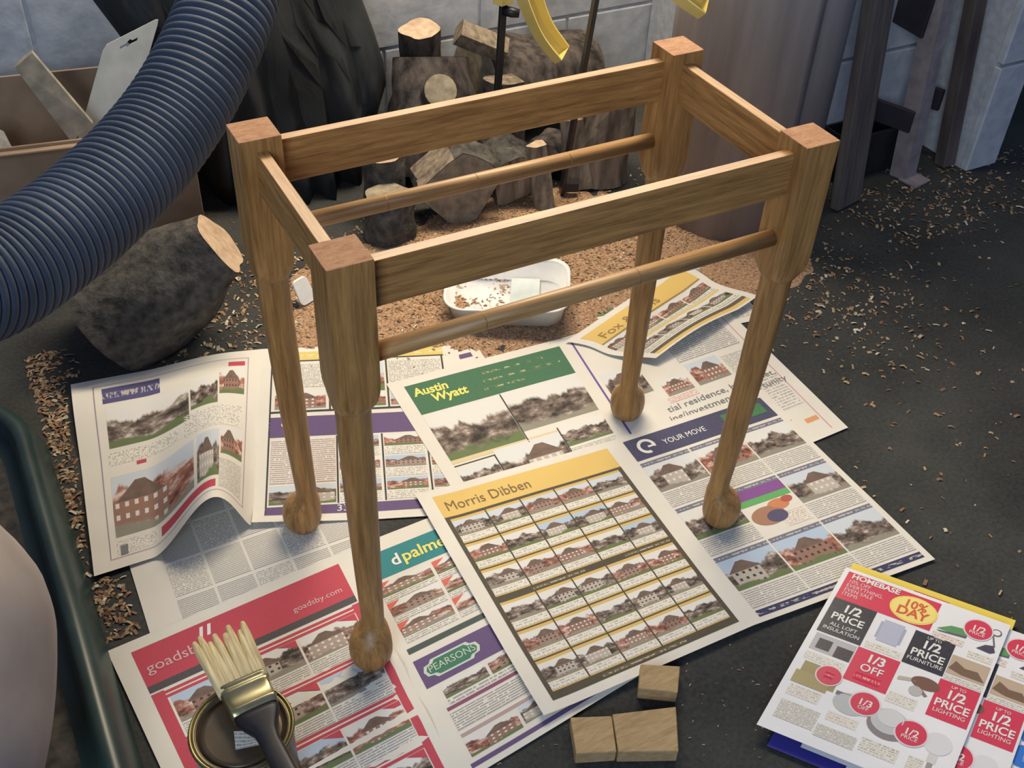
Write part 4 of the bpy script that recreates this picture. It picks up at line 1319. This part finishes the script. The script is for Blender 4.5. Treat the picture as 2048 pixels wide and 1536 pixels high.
def slab(name, label, cat, pts, nrm, thick, mat, loc=None):
    """flat thing from its outline (world points), given real thickness"""
    nrm = V(nrm).normalized() * thick
    P = [V(p) for p in pts]
    c = sum(P, V()) / len(P); c.z = min(p.z for p in P)
    m = len(P)
    o = pyd(name, [p - c for p in P] + [p - c + nrm for p in P], [tuple(range(m)), tuple(range(m, 2 * m))[::-1]] + [(k, m + k, m + (k + 1) % m, (k + 1) % m) for k in range(m)], mat)
    bm = bmesh.new(); bm.from_mesh(o.data); bmesh.ops.recalc_face_normals(bm, faces=bm.faces); bm.to_mesh(o.data); bm.free()
    o.location = c
    return tag(o, label, cat)


# hang card
def card_pt(a, b):      # a across, b up the card
    o_ = V((-0.368, 0.925, 0.200))
    return o_ + V((0.098, 0.006, 0.030)) * a + V((0.086, 0.020, 0.165)) * b


outline = [(0, 0), (0.62, -0.02), (0.74, 0.05), (0.86, 0.10), (1.0, 0.30), (1.0, 0.93), (0.985, 0.985), (0.93, 1.0), (0.05, 1.0), (0.0, 0.95)]
P_ = [card_pt(*q) for q in outline]
hole = [(0.34, 0.875), (0.46, 0.875), (0.50, 0.855), (0.54, 0.875), (0.66, 0.875), (0.66, 0.905), (0.56, 0.905), (0.50, 0.93), (0.44, 0.905), (0.34, 0.905)]
H_ = [card_pt(*q) for q in hole]
bm = bmesh.new()
c0 = card_pt(0.5, 0)
def loop(P): 
    v = [bm.verts.new(p - c0) for p in P]
    return [bm.edges.new((v[i], v[(i + 1) % len(v)])) for i in range(len(v))]
ed = loop(P_) + loop(H_)
bmesh.ops.triangle_fill(bm, use_beauty=True, edges=ed)
g = bmesh.ops.extrude_face_region(bm, geom=list(bm.faces))
nv = V((0.098, 0.006, 0.030)).cross(V((0.086, 0.020, 0.165))).normalized() * -0.0012
bmesh.ops.translate(bm, vec=nv, verts=[e for e in g['geom'] if isinstance(e, bmesh.types.BMVert)])
bmesh.ops.recalc_face_normals(bm, faces=bm.faces)
o = bm_obj('packaging_card', bm, M['whitecard']); o.location = c0
tag(o, 'white hanging packaging card with a slot standing in the cardboard box', 'packaging card')
slab('wood_strip', 'short grey wooden strip leaning out of the cardboard box', 'wood strip', [(-0.428, 0.90, 0.372), (-0.397, 0.905, 0.389), (-0.334, 0.885, 0.262), (-0.374, 0.882, 0.240)], (0.2, 1, 0.3), 0.008, M['greyply'])
# crumpled bag inside the box at the left
vs_, fs = [], []
for j in range(13):
    for k in range(24):
        a = 2 * PI * k / 24; b = -PI / 2 + PI * j / 12
        r = 1 + 0.25 * noise.noise(V((math.cos(a) * 2, math.sin(a) * 2, b * 2)))
        vs_.append(V((0.085 * math.cos(b) * math.cos(a) * r, 0.052 * math.cos(b) * math.sin(a) * r, 0.115 + 0.115 * math.sin(b) * r)))
for j in range(12):
    for k in range(24):
        fs.append((j * 24 + k, j * 24 + (k + 1) % 24, (j + 1) * 24 + (k + 1) % 24, (j + 1) * 24 + k))
o = pyd('polythene_bag', vs_, fs, M['greybag'], None, True); o.location = (-0.515, 0.955, 0.01)
tag(o, 'crumpled grey polythene bag stuffed in the cardboard box', 'bag')

# ------------------------------------------------------------------ big black sack against the wall
vs_, fs = [], []
sec = [(0.0, -0.13, 0.195, 0.082), (0.05, -0.145, 0.205, 0.085), (0.10, -0.15, 0.222, 0.086), (0.155, -0.155, 0.258, 0.086), (0.20, -0.16, 0.256, 0.085), (0.26, -0.18, 0.242, 0.083), (0.32, -0.235, 0.222, 0.08), (0.39, -0.268, 0.205, 0.072), (0.46, -0.27, 0.19, 0.06), (0.54, -0.25, 0.17, 0.045), (0.60, -0.22, 0.14, 0.03), (0.63, -0.18, 0.10, 0.015)]
na = 96
for (z, x0, x1, dy) in sec:
    for k in range(na):
        a = 2 * PI * k / na
        c, s_ = math.cos(a), math.sin(a)
        cx_ = (x0 + x1) / 2; hx = (x1 - x0) / 2
        x = cx_ + hx * math.copysign(abs(c) ** 0.7, c)
        f = 1 + 0.16 * math.sin(x * 95 + 2.5 * noise.noise(V((x * 9, z * 3, 2)))) + 0.14 * noise.noise(V((x * 22, z * 4, 5)))
        vs_.append(V((x, math.copysign(abs(s_) ** 0.8, s_) * dy * (f * (1 + 0.9 * max(0, 1 - z / 0.42)) if s_ < 0 else 1), z + 0.002)))
m = len(sec)
for i in range(m - 1):
    for k in range(na):
        k2 = (k + 1) % na
        fs.append((i * na + k, i * na + k2, (i + 1) * na + k2, (i + 1) * na + k))
fs.append(tuple(range(na))[::-1]); fs.append(tuple((m - 1) * na + k for k in range(na)))
o = pyd('plastic_sack', vs_, fs, M['sack'], None, True); o.location = (0.0, 1.085, 0)
tag(o, 'tall black plastic sack with vertical folds against the wall', 'sack')

# ------------------------------------------------------------------ bar clamps
def channel(name, path, wid, dep, thick, up, mat, parent):
    """curved U-channel lever: path points, half width wid(t), depth dep(t), opening towards up"""
    P = [V(p) for p in path]
    n = len(P)
    vs_, fs = [], []
    for i in range(n):
        d = (P[min(i + 1, n - 1)] - P[max(i - 1, 0)]).normalized()
        u_ = (V(up) - d * V(up).dot(d)).normalized(); r_ = d.cross(u_)
        t = i / (n - 1)
        w, h = wid(t), dep(t)
        pr_ = [(-w, h), (-w, 0.25 * h), (-w * 0.6, 0), (w * 0.6, 0), (w, 0.25 * h), (w, h), (w - thick, h), (w - thick, 0.35 * h), (w * 0.5, thick), (-w * 0.5, thick), (-w + thick, 0.35 * h), (-w + thick, h)]
        for a, b in pr_: vs_.append(P[i] + r_ * a + u_ * b)
    k_ = 12
    for i in range(n - 1):
        for k in range(k_):
            k2 = (k + 1) % k_
            fs.append((i * k_ + k, i * k_ + k2, (i + 1) * k_ + k2, (i + 1) * k_ + k))
    # closed tip
    b0 = (n - 1) * k_
    fs += [(b0 + 0, b0 + 1, b0 + 4, b0 + 5), (b0 + 1, b0 + 2, b0 + 3, b0 + 4)]
    fs += [(0, 11, 10, 1), (1, 10, 9, 2), (2, 9, 8, 3), (3, 8, 7, 4), (4, 7, 6, 5)]
    o = pyd(name, vs_, fs, mat, parent)
    bm = bmesh.new(); bm.from_mesh(o.data); bmesh.ops.recalc_face_normals(bm, faces=bm.faces); bm.to_mesh(o.data); bm.free()
    return o


def bar_obj(name, p0, p1, w, t, mat, parent, base):
    p0, p1 = V(p0) - base, V(p1) - base
    d = (p1 - p0)
    q = d.to_track_quat('Z', 'X')
    return bm_obj(name, box_bm((w, t, d.length), (p0 + p1) / 2, q.to_matrix(), 0.001), mat, parent)


def clamp(label, bottom, top, lever, up, w=0.018, t=0.007):
    b = V(bottom)
    c = empty('bar_clamp', b)
    tag(c, label, 'clamp', 'yellow handled bar clamps by the wall')
    bar_obj('bar', bottom, top, w, t, M['black'], c, b)
    d = (V(top) - V(bottom)).normalized()
    head = V(lever[0]) - b
    # fixed jaw at the foot
    bar_obj('jaw', V(bottom) + d * 0.02, V(bottom) + d * 0.02 + V((0.03, -0.012, 0)), 0.02, 0.018, M['black'], c, b)
    # sliding head: body block on the bar and a yellow lever
    hb = b + d * ((V(lever[0]) - b).dot(d))
    bar_obj('head_body', hb - d * 0.075, hb + d * 0.06, 0.036, 0.024, M['yellow'], c, b)
    L = catmull([V(p) - b for p in lever], 8)
    channel('trigger_lever', L, lambda q: 0.027 * (1 - 0.20 * q), lambda q: 0.034 * (1 - 0.30 * q), 0.003, up, M['yellow'], c)
    kp = hb - d * 0.088
    sv, sf = sweep([kp - b, kp - b + V((0.014, -0.01, -0.003)), kp - b + V((0.026, -0.018, -0.004))], [0.009, 0.010, 0.008], 14)
    pyd('release_button', sv, sf, M['black'], c, True)
    return c


clamp('yellow handled bar clamp hanging before the log pile', (0.425, 0.893, 0.004), (0.455, 0.905, 0.66), [(0.436, 0.868, 0.420), (0.456, 0.852, 0.360), (0.480, 0.835, 0.305), (0.515, 0.815, 0.258)], (0.45, -0.75, 0.45))
clamp('yellow handled bar clamp whose lever tip shows above the far post', (0.503, 0.742, 0.004), (0.425, 0.530, 0.675), [(0.436, 0.50, 0.60), (0.458, 0.47, 0.555), (0.488, 0.448, 0.522), (0.530, 0.430, 0.492)], (0.30, -0.70, 0.60), w=0.024)
o = bm_obj('clamp_bar', box_bm((0.016, 0.007, 0.60), (0, 0, 0.30), None, 0.001), M['black']); o.location = (0.662, 1.155, 0.19); o.rotation_euler = (0.0, 0.0, 0.2)
tag(o, 'short black steel bar behind the log pile resting on the back log', 'steel bar')

# ------------------------------------------------------------------ tall brown roll, plank, rack uprights
rl = empty('sheet_roll', (0.80, 0.58, 0))
tag(rl, 'tall brown rolled sheet standing on end behind the far post', 'roll')
n_ = 90
vs_, fs = [], []
turns = 1.25
th_ = 0.004
pts = []
for i in range(n_ + 1):
    a = math.radians(-95) - turns * 2 * PI * i / n_
    r = 0.161 - 0.010 * (i / n_) * turns
    pts.append((a, r))
for z in (0.002, 0.95):
    for a, r in pts: vs_.append((r * math.cos(a), r * math.sin(a), z))
for z in (0.002, 0.95):
    for a, r in pts: vs_.append(((r - th_) * math.cos(a), (r - th_) * math.sin(a), z))
m = n_ + 1
for i in range(n_):
    fs += [(i + 1, i, m + i, m + i + 1), (2 * m + i, 2 * m + i + 1, 3 * m + i + 1, 3 * m + i), (m + i, 3 * m + i, 3 * m + i + 1, m + i + 1), (i, i + 1, 2 * m + i + 1, 2 * m + i)]
fs += [(0, 2 * m, 3 * m, m), (n_, m + n_, 3 * m + n_, 2 * m + n_)]
pyd('rolled_sheet', vs_, fs, M['roll'], rl, True)

bar = bm_obj('plank', box_bm((0.075, 0.022, 0.95), (0, 0, 0.475), None, 0.002), M['plank'])
bar.location = (1.010, 0.468, 0.002); bar.rotation_euler = (math.radians(-6), 0, math.radians(12))
tag(bar, 'weathered brown plank standing between the roll and the steel angle', 'plank')


def angle_iron(name, label, loc, rot, h, mat, w=0.042):
    t_ = 0.005
    prof = [(-w / 2, 0), (w / 2, 0), (w / 2, t_), (-w / 2 + t_, t_), (-w / 2 + t_, w), (-w / 2, w)]
    m = len(prof)
    o = pyd(name, [(x, y, 0.001) for x, y in prof] + [(x, y, h) for x, y in prof], [tuple(range(m))[::-1], tuple(range(m, 2 * m))] + [(k, (k + 1) % m, m + (k + 1) % m, m + k) for k in range(m)], mat)
    o.location = loc; o.rotation_euler = rot
    return tag(o, label, 'angle iron')


rk = empty('steel_rack', (1.20, 0.50, 0.0))
tag(rk, 'pinkish grey steel angle upright with dark braces by the white pier', 'steel rack')
KB = V((1.20, 0.50, 0.0))
up_ = angle_iron('upright', None, (0.006, -0.012, 0.003), (math.radians(-5), 0, math.radians(10)), 0.80, M['steel'], 0.038)
del up_['category']; up_.parent = rk
bar_obj('brace', (1.140, 0.612, 0.130), (1.182, 0.505, 0.130), 0.046, 0.010, M['darkboard'], rk, KB)
bar_obj('brace', (1.290, 0.612, 0.130), (1.312, 0.555, 0.130), 0.046, 0.010, M['darkboard'], rk, KB)
bar_obj('base_plate', (1.185, 0.475, 0.004), (1.235, 0.485, 0.004), 0.006, 0.045, M['steel'], rk, KB)
bar_obj('back_plate', (1.172, 0.596, 0.30), (1.172, 0.580, 0.75), 0.125, 0.008, M['darkboard'], rk, KB)
bar = bm_obj('timber_post', box_bm((0.034, 0.030, 0.85), (0, 0, 0.425), None, 0.002), M['rust'])
bar.location = (1.322, 0.505, 0.002); bar.rotation_euler = (math.radians(-7), math.radians(-2), 0)
tag(bar, 'dark brown timber post beside the white wall', 'timber post')
cr = empty('void_box', (1.125, 0.575, 0.002))  # black box added to stand in for the shaded void under the brace
tag(cr, 'low black box added for the dark void behind the steel upright', 'void box')
for sy in (-1, 1): box('side_panel', (0.150, 0.004, 0.100), (0, sy * 0.033, 0.05), M['black'], cr, 0.001)
for sx in (-1, 1): box('end_panel', (0.004, 0.066, 0.100), (sx * 0.075, 0, 0.05), M['black'], cr, 0.001)
box('void_box_floor', (0.146, 0.062, 0.004), (0, 0, 0.003), M['black'], cr, 0.0)
box('void_box_rim', (0.158, 0.006, 0.008), (0, -0.037, 0.098), M['black'], cr, 0.001)
